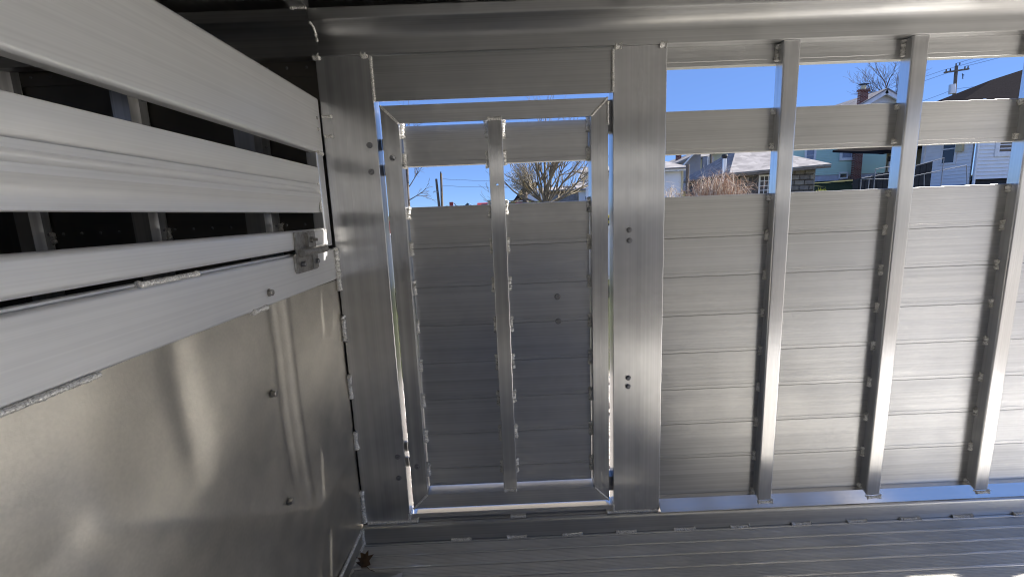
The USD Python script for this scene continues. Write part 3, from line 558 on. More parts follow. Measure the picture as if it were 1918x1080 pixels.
# --- white house on the right
wh = thing('house', 'white clapboard house with dark shingle roof and a black gap under its siding', 'house', (26, 25, 1.3))
part(wh, 'wall', clap((25.25, 24.0), (34.0, 24.0), 2.0, 5.12, .19, .035), M_WHITE, label='front siding with square window')
part(wh, 'wall', clap((24.55, 26.3), (25.17, 24.18), 1.75, 5.3, .19, .035), M_WHITE, label='receding side wing siding')
part(wh, 'crawl_space', [bx(25.3, 34, 24.1, 24.4, .2, 2.0)], M_BLACK)
part(wh, 'crawl_space', slab([(24.62, 26.3, .3), (25.24, 24.2, .3), (25.24, 24.2, 1.95), (24.62, 26.3, 1.75)], .05), M_BLACK)
part(wh, 'downspout', rbox(25.16, 25.27, 23.93, 24.02, 1.5, 6.1, .02, 'z'), M_TRIM)
part(wh, 'corner_board', bx(24.46, 24.56, 26.25, 26.40, 1.5, 5.4), M_TRIM)
win(wh, 26.35, 27.15, 23.985, 3.35, 4.35, .22, (1, 2))
def wing(t, o=0): return (24.55+.62*t-.96*o, 26.3-2.12*t-.28*o)
def wing_box(t0, t1, z0, z1, o0, o1):
    v = [(*wing(t, o), z) for z in (z0, z1) for t in (t0, t1) for o in (o0, o1)]
    return trimesh.convex.convex_hull(np.array(v))
wn = part(wh, 'window_frame', [wing_box(.36, .41, 2.88, 4.6, .02, .06), wing_box(.65, .70, 2.88, 4.6, .02, .06), wing_box(.41, .65, 2.88, 3.0, .02, .06), wing_box(.41, .65, 3.72, 3.78, .021, .055)], M_TRIM)
part(wn, 'pane', wing_box(.41, .65, 3.0, 4.6, .021, .04), M_PANE)
part(wh, 'vent_box', wing_box(.70, .83, 3.53, 4.15, .03, .22), M_CREAM)
R0 = 6.15
part(wh, 'roof', [slab([(22.6, 23.8, 5.15), (36, 23.8, 5.15), (36, 27.85, 8.453), (31.4, 27.85, 8.453), (28.74, 27.0, 7.76)], .16), slab([(22.6, 23.8, 5.15), (28.74, 27.0, 7.76), (28.74, 27.05, 7.76), (22.6, 31, 5.15)], .16),
                  slab([(28.74, 27.02, 7.74), (31.4, 27.87, 8.43), (36, 27.87, 8.43), (36, 32, 5.15), (26, 32, 5.15)], .16)], M_SHDARK)
# --- green house
gh = thing('house', 'pale green clapboard house with white gable and tall brick chimney', 'house', (26, 35, 2.3))
part(gh, 'wall', clap((20.6, 34.0), (31.2, 34.0), 3.10, 7.55, .13), M_GREEN)
fd = part(gh, 'foundation', bx(20.62, 31.18, 34.02, 34.3, 1.2, 3.10), M_FOUND)
pt = Polygon([(25.7, 2.75), (26.1, 2.95), (26.6, 3.05), (27.0, 2.98), (27.2, 2.5), (25.4, 2.4), (25.3, 2.55)])
part(fd, 'bare_patch', extr(pt, 'y', 33.995, 34.015), M_DIRT)
win(gh, 25.45, 26.82, 33.98, 4.30, 5.55, .20, (2, 1), M_BLIND)
win(gh, 22.75, 23.3, 33.98, 3.75, 5.4, .16, (1, 2), M_BLIND)
win(gh, 25.42, 25.92, 34.0, 2.86, 3.16, .10, (1, 1))
gp = [(26.3, 33.9, 8.05), (28.08, 33.9, 8.86), (30.3, 33.9, 8.05)]
part(gh, 'gable', extr(Polygon([(26.75, 8.1), (28.08, 8.80), (29.9, 8.1)]), 'y', 33.95, 34.1), M_TRIM)
part(gh, 'verge_board', [slab([(26.2, 33.6, 7.95), (26.2, 33.75, 7.95), (28.08, 33.75, 8.98), (28.08, 33.6, 8.98)], .30), slab([(30.2, 33.6, 7.9), (30.2, 33.75, 7.9), (28.08, 33.75, 8.98), (28.08, 33.6, 8.98)], .30)], M_TRIM)
part(gh, 'roof', [slab([(26.1, 33.55, 7.98), (26.1, 42, 7.98), (28.08, 42, 9.06), (28.08, 33.55, 9.06)], .08), slab([(30.3, 33.55, 7.9), (30.3, 42, 7.9), (28.08, 42, 9.06), (28.08, 33.55, 9.06)], .08),
                  slab([(20.3, 33.5, 7.5), (26.5, 33.5, 7.5), (26.5, 37, 7.9), (20.3, 37, 7.9)], .1)], M_SHGREY)
ch = part(gh, 'chimney', [bx(26.22, 26.82, 33.72, 33.97, 1.8, 8.95), bx(26.17, 26.87, 33.67, 34.02, 8.95, 9.07)], M_BRICK)
part(ch, 'chimney_pot', cyl((26.52, 33.85, 9.07), (26.52, 33.85, 9.33), .15, 12), M_CREAM)
part(ch, 'rain_cap', [bx(26.22, 26.82, 33.65, 34.0, 9.41, 9.44)]+[bx(26.33+a, 26.36+a, 33.8, 33.83, 9.33, 9.41) for a in (0, .35)], M_BLACK)
# --- porch wing between the two houses
po = thing('porch', 'small dark roofed porch with cream fascia in front of the green house', 'porch', (24.6, 28, 1.8))
part(po, 'roof', slab([(22.85, 27.2, 3.93), (28.0, 27.2, 4.45), (28.0, 31.5, 5.5), (22.9, 31.5, 4.6)], .14), M_SHDARK)
part(po, 'wall', clap((23.85, 28.0), (27.6, 28.0), 2.3, 4.2, .12), M_CREAM)
part(po, 'door_opening', bx(24.15, 25.1, 27.93, 27.975, 1.9, 3.78), M_BLACK)
part(po, 'lamp', [cyl((23.80, 27.8, 3.42), (23.80, 27.8, 3.66), .07, 8), bx(23.74, 23.86, 27.74, 27.86, 3.66, 3.70)], M_BLACK)
part(po, 'corner_post', bx(23.86, 24.0, 27.78, 27.9, 1.8, 4.0), M_TRIM)
lt = part(po, 'lattice', [bx(26.1+k*.14, 26.16+k*.14, 27.5, 27.54, 2.6, 4.5) for k in range(12)]+[bx(26.1, 27.8, 27.46, 27.49, 2.6+k*.16, 2.66+k*.16) for k in range(12)], M_FENCE)
# --- black board fence and pipe handrails
bf = thing('black_fence', 'low fence of black upright boards stepping up below the green house', 'fence', (17, 20, 1.2))
for k in range(26):
    x = 15.58+k*.135; t_ = 2.07+max(0, (x-15.58))*.185; b = float(gz_(x, 20))-.3
    part(bf, 'board', bx(x, x+.122, 19.99+.012*(k % 2), 20.02+.012*(k % 2), b, t_+rng.normal(0, .006)), M_BLACK)
part(bf, 'rail', slab([(15.58, 20.04, 1.9), (15.58, 20.1, 1.9), (19.1, 20.1, 2.55), (19.1, 20.04, 2.55)], .08), M_BLACK)
def pipes(label, segs, r=.016):
    t_ = thing('handrail', label, 'handrail', segs[0][0])
    for a, b in segs: part(t_, 'pipe', tube([a, ((a[0]+b[0])/2, (a[1]+b[1])/2, (a[2]+b[2])/2), b], r, 8), M_RAIL, smooth=40)
pipes('galvanised pipe handrail with three posts before the black fence', [((14.88, 18, 1.0), (14.88, 18, 2.35)), ((14.88, 18, 2.35), (16.0, 18, 2.50)), ((14.34, 18, 1.0), (14.34, 18, 1.98)), ((14.34, 18, 1.98), (15.75, 18, 1.93)), ((14.66, 18, 1.0), (14.66, 18, 1.96)), ((15.68, 18, 1.0), (15.68, 18, 2.44)), ((14.34, 18, 2.02), (15.68, 18, 2.18))])
pipes('sloping pipe handrail in front of the white house wing', [((16.2, 18, 1.98), (18.55, 18, 2.36)), ((18.55, 18, 2.36), (18.78, 18, 1.0)), ((17.62, 18, 1.0), (17.60, 18, 2.66)), ((16.2, 18, 2.35), (17.62, 18, 2.68)), ((16.98, 18, 1.0), (16.88, 18, 2.1))], .014)
# --- stone garage with hipped roof
ga = thing('garage', 'small rock faced block garage with grey shingled hip roof', 'garage', (10.8, 20, .6))
GX0, GX1, GY0, GY1, GZ0, GZ1 = 9.20, 12.42, 18.0, 22.5, .2, 2.46
part(ga, 'wall_core', bx(GX0+.02, GX1-.02, GY0+.035, GY1, GZ0, GZ1), M_JOINT)
rowh = .205; z = GZ0; r_ = 0
while z < GZ1-.05:
    x = GX0-(.2 if r_ % 2 else 0)
    while x < GX1-.02:
        a, b = max(x, GX0), min(x+.405, GX1)
        z1_ = min(z+rowh, GZ1)
        if not (b > 10.17 and a < 10.86 and z1_ > 1.50 and z < 2.32) and b-a > .05:
            m = bx(a+.006, b-.006, GY0+.0, GY0+.05, z+.006, z1_-.006); c = m.vertices
            fc = c[:, 1] < GY0+.01; m.vertices[fc, 0] += np.sign((a+b)/2-c[fc, 0])*.018; m.vertices[fc, 2] += np.sign((z+z1_)/2-c[fc, 2])*.018; m.vertices[fc, 1] -= rng.uniform(0, .03, fc.sum())
            if z > 1.2: part(ga, 'block', m, random.choice([M_BLOCK, M_BLOCK, M_BLOCK2]))
        x += .405
    z += rowh; r_ += 1
part(ga, 'plinth', bx(GX0, GX1, GY0+.001, GY0+.034, GZ0, 1.2), M_BLOCK)
part(ga, 'corner_stones', [bx(GX1+.001, GX1+.05, GY0+.01, GY0+.30+.1*(k % 2), GZ0+.206*k+.006, GZ0+.206*(k+1)-.006) for k in range(11)], M_BLOCK2)
win(ga, 10.27, 10.77, GY0+.06, 1.52, 2.24, .06, (3, 4))
part(ga, 'window_sill', bx(10.18, 10.86, GY0-.03, GY0+.08, 1.42, 1.455), M_BLOCK2)
E_ = .40; ez = 2.40; pk = 3.45
c0, c1, c2, c3 = (GX0-E_, GY0-E_, ez), (GX1+E_-.02, GY0-E_, ez+.20), (GX1+E_-.02, GY1+E_, ez+.2), (GX0-E_, GY1+E_, ez)
ra, rb_ = (10.35, 20.2, pk+.15), (11.35, 20.2, pk+.15)
part(ga, 'roof', [slab([c0, c1, rb_, ra], .07), slab([c1, c2, rb_], .07), slab([c2, c3, ra, rb_], .07), slab([c3, c0, ra], .07)], M_SHGREY)
part(ga, 'fascia', [slab([(c0[0], c0[1]+.02, ez-.075), (c0[0], c0[1]+.06, ez-.075), (c1[0], c1[1]+.06, ez+.125), (c1[0], c1[1]+.02, ez+.125)], .07)], M_WOOD)
part(ga, 'eave_board', [slab([(GX0-.1, GY0-.18, ez-.02), (GX0-.1, GY0-.01, ez-.02), (GX1+.1, GY0-.01, ez+.16), (GX1+.1, GY0-.18, ez+.16)], .05)], M_CREAM)  # cream stands in for sunlight on the edges under the eave
vp = part(ga, 'vent_pipe', cyl((8.93, 18.3, 2.1), (8.93, 18.3, 3.02), .075, 14), M_PIPE, smooth=40)
part(vp, 'vent_cap', [cyl((8.93, 18.3, 3.02), (8.93, 18.3, 3.10), .09, 14), cyl((8.93, 18.3, 3.10), (8.93, 18.3, 3.18), .13, 14, .10)], M_BLACK)
# --- white shed at the left end of the right-hand slot
sh = thing('shed', 'low white shed with its sunlit right edge coloured cream beside the dry brambles', 'shed', (5.2, 17, .2))
part(sh, 'wall', [bx(2.9, 6.30, 16.0, 16.08, .0, 2.42), bx(6.22, 6.30, 16.081, 19, 0, 2.42)], M_WHITE)
part(sh, 'corner_board', bx(6.28, 6.345, 15.97, 16.06, .0, 2.44), M_CREAM)  # sunlit right edge of the shed, put in as cream colour
part(sh, 'fascia', bx(2.7, 6.42, 15.80, 15.84, 2.42, 2.50), M_TRIM)
part(sh, 'roof', slab([(2.7, 15.75, 2.50), (6.45, 15.75, 2.54), (6.45, 18.0, 2.98), (2.7, 18.0, 2.75)], .05), M_SHGREY)
part(sh, 'door_panel', bx(6.36, 6.52, 16.4, 16.45, 1.95, 2.40), M_CREAM)
# --- grey house and pale yellow house behind
gr = thing('house', 'grey sided house with sloping roof and white downspout behind the brambles', 'house', (12.6, 31, 1.5))
part(gr, 'wall', extr(Polygon([(10.2, 1.0), (13.05, 1.0), (13.05, 4.55), (11.6, 4.10), (10.2, 3.3)]), 'y', 30.0, 30.2), M_GREYW)
part(gr, 'roof', slab([(8.6, 29.6, 2.95), (13.4, 29.6, 4.85), (13.4, 36, 4.85), (8.6, 36, 2.95)], .10), M_SHGREY)
part(gr, 'wall', bx(13.06, 13.72, 29.6, 29.8, 1.0, 4.30), M_GREYW)
part(gr, 'downspout', [cyl((13.30, 29.5, 1.2), (13.30, 29.5, 4.3), .05, 8), cyl((13.42, 29.5, 1.2), (13.42, 29.5, 4.3), .05, 8)], M_TRIM)
part(gr, 'chimney', bx(12.25, 12.55, 32, 32.3, 4.0, 5.4), M_BRICK)
part(gr, 'verge_pole', cyl((11.2, 29.4, 3.3), (12.4, 29.4, 4.6), .045, 8), M_TRIM)
py = thing('house', 'pale yellow clapboard house behind the garage roof', 'house', (17, 35, 2))
part(py, 'wall', clap((14.6, 34), (19.6, 34), 1.5, 5.9, .13), M_PALE)
part(py, 'roof', [slab([(14.2, 33.4, 4.55), (19.9, 33.4, 6.6), (19.9, 40, 6.6), (14.2, 40, 4.55)], .15), slab([(12.9, 32.4, 4.55), (14.6, 32.4, 4.65), (16.8, 34.2, 5.8), (14.4, 34.2, 5.8)], .1)], M_SHGREY)
win(py, 17.75, 18.25, 33.98, 4.55, 5.25, .1, (3, 3))
# --- house group behind the tree
hb = thing('house', 'distant gable fronted house with dark roof and red porch behind the bare tree', 'house', (1.4, 28, 1))
part(hb, 'wall', extr(Polygon([(.70, .8), (2.35, .8), (2.35, 2.2), (1.95, 2.66), (1.25, 2.1), (.7, 1.9)]), 'y', 28.0, 28.2), M_WHITE)
part(hb, 'roof', slab([(.55, 27.6, 1.98), (1.15, 27.6, 2.75), (1.95, 28.4, 3.1), (2.3, 30, 3.1), (1.2, 28.1, 2.05)], .08), M_SHDARK)
part(hb, 'porch_rail', bx(.62, 1.25, 27.3, 27.4, 1.45, 1.82), M_RED)
win(hb, .85, 1.12, 27.98, 1.95, 2.15, .05, (1, 1))
bh = thing('house', 'long low beige house with flat roof behind the wooden fence', 'house', (3.6, 30, 1))
part(bh, 'wall', bx(2.2, 5.0, 30, 30.2, .8, 2.55), M_BEIGE)
part(bh, 'roof', slab([(2.0, 29.5, 2.55), (5.2, 29.5, 2.62), (5.2, 33, 3.0), (2.0, 33, 2.9)], .08), M_SHGREY)
win(bh, 4.10, 4.50, 29.99, 2.15, 2.48, .08, (1, 1), M_BLIND)
pf = thing('wooden_fence', 'weathered grey board fence between the bare tree and a white shed', 'fence', (3.6, 26, .8))
for k in range(24):
    x = 2.55+k*.0715; part(pf, 'board', bx(x, x+.066, 26+.01*(k % 2), 26.03+.01*(k % 2), .6, 2.11+rng.normal(0, .02)), M_FENCE)
ws = thing('shed', 'small white shed with a square window right of the wooden fence', 'shed', (4.9, 26, .8))
part(ws, 'wall', clap((4.28, 25.9), (6.3, 25.9), .6, 2.40, .12), M_WHITE)
part(ws, 'roof', slab([(4.15, 25.6, 2.40), (6.5, 25.6, 2.46), (6.5, 28, 2.95), (4.2, 28, 2.88)], .10), M_SHGREY)
win(ws, 4.62, 4.82, 25.88, 1.78, 1.97, .04, (1, 1))
wu = thing('house', 'white upper storey with black eave above the small shed', 'house', (5.6, 31, 1.5))
part(wu, 'wall', clap((5.25, 31), (8.2, 31), 1.0, 3.35, .12), M_WHITE)
part(wu, 'eave', bx(5.1, 8.4, 30.6, 31.4, 2.80, 2.92), M_BLACK)
part(wu, 'roof', slab([(5.0, 30.5, 3.35), (8.5, 30.5, 3.40), (7.6, 33, 4.3), (5.8, 33, 4.25)], .1), M_SHGREY)

# ------------------------------------------------------------------ outside: trees, poles and wires
def grow(p, d, L, r, depth, out, spread=.55, up_=.12, seg=5, kids=(2, 3), shrink=.66, wob=.10, rmin=.003):
    d = np.array(d, float)/np.linalg.norm(d); pts = [np.array(p, float)]; ds = [d]
    for i in range(seg):
        d = d+rng.normal(0, wob, 3)+[0, 0, up_*.3]; d /= np.linalg.norm(d); pts.append(pts[-1]+d*L/seg); ds.append(d)
    r1 = max(r*.55, rmin)
    out.append(tube(pts, np.linspace(r, r1, seg+1), 6 if r > .02 else (4 if r > .008 else 3)))
    if depth == 0: return
    for k in range(rng.integers(kids[0], kids[1]+1)+1):
        i = rng.integers(max(1, seg//3), seg+1) if k else seg
        a = rng.normal(0, 1, 3); a -= a.dot(ds[i])*ds[i]; a /= np.linalg.norm(a)
        s = spread*(.35 if k == 0 else rng.uniform(.7, 1.3))
        nd = ds[i]*math.cos(s)+a*math.sin(s)+[0, 0, up_]
        rr_ = r1*(1 if k == 0 else rng.uniform(.55, .85)) if i == seg else r*.6
        grow(pts[i], nd, L*shrink*rng.uniform(.8, 1.2), max(rr_, rmin), depth-1, out, spread, up_, seg, kids, shrink, wob, rmin)
def bare_tree(label, trunk, limbs, depth, mat, cat='tree', name='bare_tree', group=None, **k):
    t_ = thing(name, label, cat, trunk[0])
    part(t_, 'trunk', tube(trunk[0:1]+trunk[1:], np.linspace(trunk_r[0], trunk_r[1], len(trunk)), 9), mat, smooth=True)
    o_ = []
    for p, d, L, r in limbs: grow(p, d, L, r, depth, o_, **k)
    part(t_, 'crown', o_, mat, smooth=True)
trunk_r = (.15, .085)
b0 = (1.22, 13, float(gz_(1.22, 13))-.1); f0 = (1.18, 13, 1.38)
limbs = [((1.18, 13, 1.36), d, L, r) for d, L, r in (
    ((-1.0, -.05, .30), 1.05, .042), ((-.62, .2, .62), .9, .034), ((-.35, -.2, 1.0), 1.0, .045), ((-.08, .1, 1.25), 1.1, .058), ((.06, -.2, 1.2), 1.1, .05), ((.30, .25, .9), .9, .034),
    ((.62, -.1, .55), 1.05, .042), ((.78, .2, .30), 1.15, .046), ((.50, .5, .35), 1.0, .034), ((-.5, .6, .6), .8, .03), ((.45, -.3, .85), .95, .03), ((-.85, -.3, .62), .9, .03))]
bare_tree('bare spreading tree with many pale limbs from a low fork, behind the door slot', [b0, ((b0[0]+f0[0])/2+.02, 13, (b0[2]+f0[2])/2), f0, (1.17, 13, 1.55)], limbs, 4, M_BARK, spread=.52, up_=.10, kids=(1, 3), shrink=.70, rmin=.0032)
trunk_r = (.09, .05)
bare_tree('thin bare tree with reddish twigs at the left edge of the door slot', [(-3.55, 16, -.6), (-3.45, 16, 1.0), (-3.42, 16, 2.2), (-3.36, 16, 3.2)],
          [((-3.42, 16, 2.2), (.8, .1, .55), .55, .022), ((-3.44, 16, 1.75), (.7, -.1, .5), .5, .02), ((-3.38, 16, 2.9), (.6, 0, .7), .6, .02), ((-3.40, 16, 2.6), (-.7, 0, .6), .6, .02), ((-3.45, 16, 1.55), (.75, 0, -.1), .35, .014), ((-3.36, 16, 3.2), (.1, 0, 1), .8, .03)], 3, M_BARK2, spread=.6, up_=.02, rmin=.004)
trunk_r = (.28, .16)
gz2 = float(gz_(39, 46))-.2
bare_tree('tall bare tree with fine twigs rising behind the white gable', [(38.6, 46, gz2), (38.7, 46, 6), (38.9, 46, 10.2)],
          [((38.9, 46, 9.8), (-.7, 0, .75), 2.0, .07), ((38.9, 46, 10.2), (-.15, .2, 1.0), 2.3, .085), ((38.9, 46, 10.2), (.5, 0, .85), 2.3, .08), ((38.8, 46, 9.2), (-1, .1, .45), 1.9, .05), ((38.9, 46, 10.0), (1, .1, .5), 2.2, .06), ((38.85, 46, 9.6), (-.4, -.4, .9), 2.0, .06)], 4, M_BARK2, spread=.5, up_=.08, rmin=.008, shrink=.70)
trunk_r = (.12, .06)
ev = thing('bare_tree', 'dense brown bushy tree crown behind the left half of the bare spreading tree', 'tree', (.75, 17, .4))
part(ev, 'trunk', tube([(.75, 17, float(gz_(.75, 17))-.1), (.78, 17, 1.6), (.75, 17, 2.4)], [.14, .11, .05], 8), M_BARK2, smooth=True)
lf = []
NL = 3000; u = rng.normal(0, 1, (NL, 3)); u /= np.linalg.norm(u, axis=1, keepdims=True); rad = rng.random(NL)**.4*(1+.18*np.sin(u[:, 0]*7+u[:, 2]*5)+.1*np.sin(u[:, 2]*11))
C = np.array([.72, 17, 2.42])+u*rad[:, None]*np.array([.60, .6, .66]); dv = rng.normal(0, 1, (NL, 3)); dv /= np.linalg.norm(dv, axis=1, keepdims=True); sv = np.cross(dv, u); sv /= np.linalg.norm(sv, axis=1, keepdims=True)+1e-9
Ln = rng.uniform(.05, .12, NL)[:, None]
tri = np.stack([C-sv*.010, C+sv*.010, C+dv*Ln], 1).reshape(-1, 3)
part(ev, 'crown', tm(tri, np.arange(3*NL).reshape(-1, 3)), M_VEIL)
# brambles
def bramble(name, label, xr, y0, n, zt, mat, mat2):
    t_ = thing(name, label, 'shrub', ((xr[0]+xr[1])/2, y0, float(gz_(xr[0], y0))))
    for mm, cnt, nm in ((mat, n, 'canes'), (mat2, n//2, 'pale_canes')):
        ms = []
        for k in range(cnt):
            x = rng.uniform(*xr); yy = y0+rng.uniform(-.5, .5); g_ = float(gz_(x, yy)); tt = (x-xr[0])/(xr[1]-xr[0]); H = (zt[0]*(1-tt)+zt[1]*tt-g_)*rng.uniform(.72, 1.08)*(1-.35*(2*tt-1)**4)
            a = rng.random()*6.28; ln = rng.uniform(.1, .6); s = np.linspace(0, 1, 7)[:, None]
            pts = np.array([x, yy, g_])+np.hstack([np.cos(a)*ln*s**1.6, np.sin(a)*ln*s**1.6, H*np.sin(s*rng.uniform(1.5, 2.3))/1.0])+rng.normal(0, .025, (7, 3))*s
            ms.append(tube(pts, np.linspace(.011, .0045, 7)*rng.uniform(.6, 1.35), 4))
            for j in range(3):
                p = pts[rng.integers(3, 7)]; ms.append(tube([p, p+rng.normal(0, .06, 3), p+rng.normal(0, .13, 3)], [.004, .003, .002], 3))
        part(t_, nm, ms, mm)
bramble('bramble_bush', 'tangle of dry brown bramble canes in front of the block garage', (4.85, 6.35), 12.0, 330, (1.72, 2.0), M_BRAMBLE, M_BRAMBLE2)
bramble('thin_shrub', 'thin pale twiggy shrub against the white shed', (4.25, 4.95), 12.6, 40, (1.7, 1.7), M_BRAMBLE2, M_BRAMBLE2)
cu = thing('small_bush', 'small yellow green bush at the right foot of the block garage', 'bush', (12.6, 17.9, 1.0))
NL = 500; u = rng.normal(0, 1, (NL, 3)); C = np.array([12.62, 17.8, 1.42])+u*np.array([.09, .09, .10]); dv = rng.normal(0, .05, (NL, 3)); sv = rng.normal(0, .03, (NL, 3))
part(cu, 'leaves', tm(np.stack([C, C+dv, C+sv], 1).reshape(-1, 3), np.arange(3*NL).reshape(-1, 3)), M_BUSHY)
part(cu, 'stem', cyl((12.62, 17.8, .3), (12.62, 17.8, 1.4), .02, 6), M_BARK2)
# poles
up1 = thing('utility_pole', 'wooden utility pole with crossarm and grey transformer left of the dark roof', 'pole', (44.3, 45, 2.5))
part(up1, 'pole', cyl((44.7, 45, 1.5), (44.15, 45, 13.5), .20, 10, .13), M_WOOD, smooth=40)
part(up1, 'crossarm', slab([(42.95, 44.85, 12.98), (42.95, 45.0, 12.98), (45.3, 45.0, 13.22), (45.3, 44.85, 13.22)], .14), M_WOOD)
for x, z in ((43.1, 13.0), (43.5, 13.05), (44.0, 13.5), (44.35, 13.55), (44.9, 13.2), (45.2, 13.22)): part(up1, 'insulator', cyl((x, 44.9, z), (x, 44.9, z+.2), .06, 8, .04), M_BLACK)
part(up1, 'transformer', cyl((43.75, 44.75, 10.9), (43.72, 44.75, 11.75), .26, 14), M_PIPE, smooth=40)
part(up1, 'brace', tube([(44.75, 44.9, 12.3), (44.9, 44.9, 12.6), (44.7, 44.9, 12.75), (44.85, 44.9, 12.25)], .03, 5), M_BLACK)
def wire(a, b, sag, r=.014):
    s = np.linspace(0, 1, 17)[:, None]; p = np.array(a)+(np.array(b)-np.array(a))*s; p[:, 2] -= (4*sag*s*(1-s))[:, 0]; return tube(p, r, 4)
wr = thing('overhead_wires', 'thin black overhead wires running both ways from the utility pole', 'wires', (44.3, 45, 13))
for a, b, s in (((43.1, 45, 13.2), (62, 34, 19), .6), ((44.0, 45, 13.7), (62, 34, 19.6), .6), ((44.9, 45, 13.4), (62, 34, 18.3), .6), ((43.1, 45, 13.2), (26, 62, 9.5), .4), ((43.4, 45, 12.9), (26, 62, 8.8), .4), ((43.7, 45, 11.2), (36, 47, 9.4), .3), ((44.4, 45, 11.4), (49, 40, 11.6), .2)):
    part(wr, 'wire', wire(a, b, s), M_WIRE)
for (x, zt, xb, tag_) in ((-4.81, 4.41, -4.94, 'taller'), (-5.21, 4.02, -5.05, 'shorter leaning')):
    p_ = thing('utility_pole', tag_+' plain wooden pole of the pair seen through the left of the door slot', 'pole', (xb, 35, .5))
    part(p_, 'pole', cyl((xb, 35, .3), (x, 35, zt), .115, 8, .085), M_WOOD, smooth=40)
    if tag_ != 'taller': part(p_, 'lamp_arm', tube([(x+.05, 34.9, zt-1.0), (x-.15, 34.9, zt-.92), (x-.28, 34.9, zt-1.02)], .035, 6), M_PIPE)
    else: part(p_, 'insulator', cyl((x, 34.9, zt), (x, 34.9, zt+.12), .05, 6), M_BLACK)
w2 = thing('overhead_wires', 'thin wires stretching right from the pair of plain poles', 'wires', (-4.8, 35, 4))
for z in (4.0, 3.5): part(w2, 'wire', wire((-4.8, 35, z), (3.6, 36, z-.3), .12, .010), M_WIRE)
wp = thing('utility_pole', 'brown wooden pole standing before the pale yellow house', 'pole', (13.7, 29, 2))
part(wp, 'pole', cyl((13.30, 29, .8), (13.26, 29, 5.6), .10, 8, .08), M_WOOD, smooth=40)
fp = solo('fence_post', cyl((5.71, 14, float(gz_(5.7, 14))-.2), (5.69, 14, 2.46), .055, 10, .05), M_WOOD, 'weathered wooden post standing in the brambles', 'post', smooth=40)
pg = thing('utility_pole', 'slim pole seen through the gap right of the door', 'pole', (7.0, 30, 1))
part(pg, 'pole', cyl((7.05, 30, .5), (7.02, 30, 6.5), .075, 8, .06), M_WOOD, smooth=40)

# ------------------------------------------------------------------ outside: things at the far left, seen low in the door slot
def wheel(parent, c, R, w, rim, axis=(1, 0, 0)):
    c = np.array(c, float); a = np.array(axis, float)
    ring = trimesh.creation.torus(R-w*.5, w*.5, major_sections=28, minor_sections=10); ring.apply_transform(rot_to(a)); ring.apply_translation(c)
    t_ = part(parent, 'tyre', ring, M_RUBBER, smooth=True)
    part(t_, 'rim', [cyl(c-a*w*.3, c+a*w*.3, R-w*.9, 20), cyl(c-a*w*.45, c+a*w*.45, R*.25, 12)], rim)
tr_ = thing('farm_tractor', 'red farm tractor with two big rear tyres beyond the level ground', 'tractor', (-2.35, 20, -.2))
for x in (-2.58, -2.16): wheel(tr_, (x, 20, .98), .66, .26, M_CREAM)
for x in (-2.55, -2.19): wheel(tr_, (x, 21.9, .62), .36, .16, M_CREAM)
part(tr_, 'hood', rbox(-2.50, -2.24, 20.5, 22.2, .85, 1.42, .08, 'y'), M_RED, smooth=40)
part(tr_, 'axle', cyl((-2.6, 20, .98), (-2.1, 20, .98), .09, 10), M_RED)
part(tr_, 'seat', [rbox(-2.44, -2.28, 19.8, 20.2, 1.40, 1.46, .02, 'z'), bx(-2.44, -2.28, 19.8, 19.85, 1.46, 1.78)], M_RED)
part(tr_, 'steering_wheel', tube([(-2.36+.13*math.cos(a), 20.45, 1.62+.13*math.sin(a)) for a in np.linspace(0, 6.283, 13)], .015, 5), M_RUBBER)
tent = thing('tarp_shelter', 'low pale blue tarp shelter right of the tractor tyres', 'shelter', (-1.7, 21, .3))
part(tent, 'canopy', [slab([(-2.0, 20.6, 1.50), (-2.0, 22, 1.50), (-1.72, 22, 1.74), (-1.72, 20.6, 1.74)], .02), slab([(-1.25, 20.6, 1.50), (-1.25, 22, 1.50), (-1.72, 22, 1.74), (-1.72, 20.6, 1.74)], .02)], M_BLUE)
for x in (-1.98, -1.27): part(tent, 'leg', cyl((x, 20.65, -.2), (x, 20.65, 1.5), .02, 6), M_PIPE)
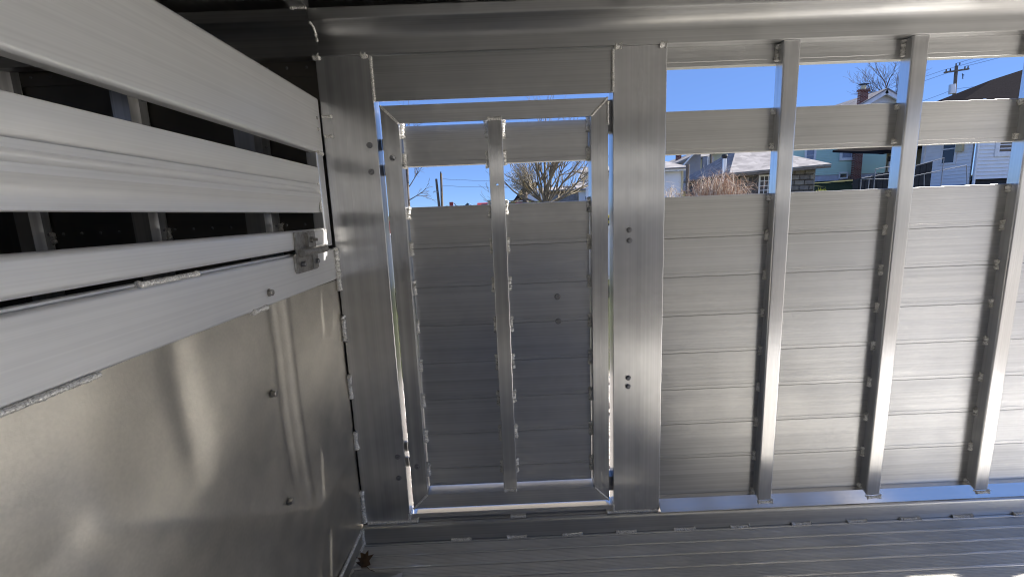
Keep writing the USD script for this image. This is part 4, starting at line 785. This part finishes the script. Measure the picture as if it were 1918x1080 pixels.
def car(label, xc, y, ztop, paint):
    """a saloon seen from its rear, lengthwise along y"""
    b = ztop-1.42
    P = [(0, .35), (.05, .75), (.9, .95), (1.35, 1.40), (2.9, 1.42), (3.5, .95), (4.25, .82), (4.3, .35)]
    t_ = thing('parked_car', label, 'car', (xc, y, b))
    b_ = part(t_, 'body', extr(Polygon([(y+a, b+z) for a, z in P]).buffer(-.03).buffer(.03), 'x', xc-.82, xc+.82), paint, smooth=25)
    part(b_, 'rear_window', slab([(xc-.62, y+.86, b+1.0), (xc+.62, y+.86, b+1.0), (xc+.55, y+1.22, b+1.34), (xc-.55, y+1.22, b+1.34)], .02), M_PANE)
    for sx in (-1, 1):
        for a in (.85, 3.45): wheel(t_, (xc+sx*.75, y+a, b+.33), .33, .18, M_PIPE, (1, 0, 0))
car('red car, only its roof showing left of the door centre bar', -.92, 27, 1.93, M_RED)
wt = thing('box_trailer', 'white sided utility trailer standing on the grass outside the door', 'trailer', (0, 8.6, -.4))
bw = part(wt, 'body', rbox(-3.1, 2.6, 8.3, 10.0, -.10, .86, .04, 'x'), M_PAINTW, smooth=35)
part(bw, 'frame', [bx(-3.15, 2.65, 8.27, 8.295, .80, .88), bx(-3.15, 2.65, 8.27, 8.295, -.12, -.04)]+[bx(x-.025, x+.025, 8.275, 8.297, -.04, .80) for x in np.arange(-3.1, 2.7, .95)], M_PIPE)
for x in (-.9, .1): wheel(wt, (x, 8.25, -.13), .33, .18, M_PIPE, (0, 1, 0))
part(wt, 'hitch', cyl((2.65, 9.1, .0), (4.2, 9.1, -.05), .05, 8), A_BOLT)
yl = thing('cargo_strap_bundle', 'yellow and black bundle lying on the white trailer edge', 'bundle', (1.9, 8.5, .88))
for k in range(4): part(yl, 'strap', rbox(1.7, 2.35, 8.4, 8.8, .885+k*.05, .93+k*.05, .015, 'x'), M_YEL if k % 2 else M_BLACK)
br_ = thing('wheelbarrow', 'brick red tub of a wheelbarrow behind the white trailer end', 'wheelbarrow', (-3.0, 10.8, -.4))
part(br_, 'tub', cyl((-3.0, 11.0, .55), (-3.0, 11.0, 1.12), .25, 14, .48), M_RED, smooth=40)
for s in (-.3, .3): part(br_, 'handle', tube([(-3.0+s, 11.9, .8), (-3.0+s, 11, .6), (-3.0+s*.3, 10.3, .1)], .022, 6), M_WOOD)
wheel(br_, (-3.0, 10.3, -.1), .24, .1, M_RED)
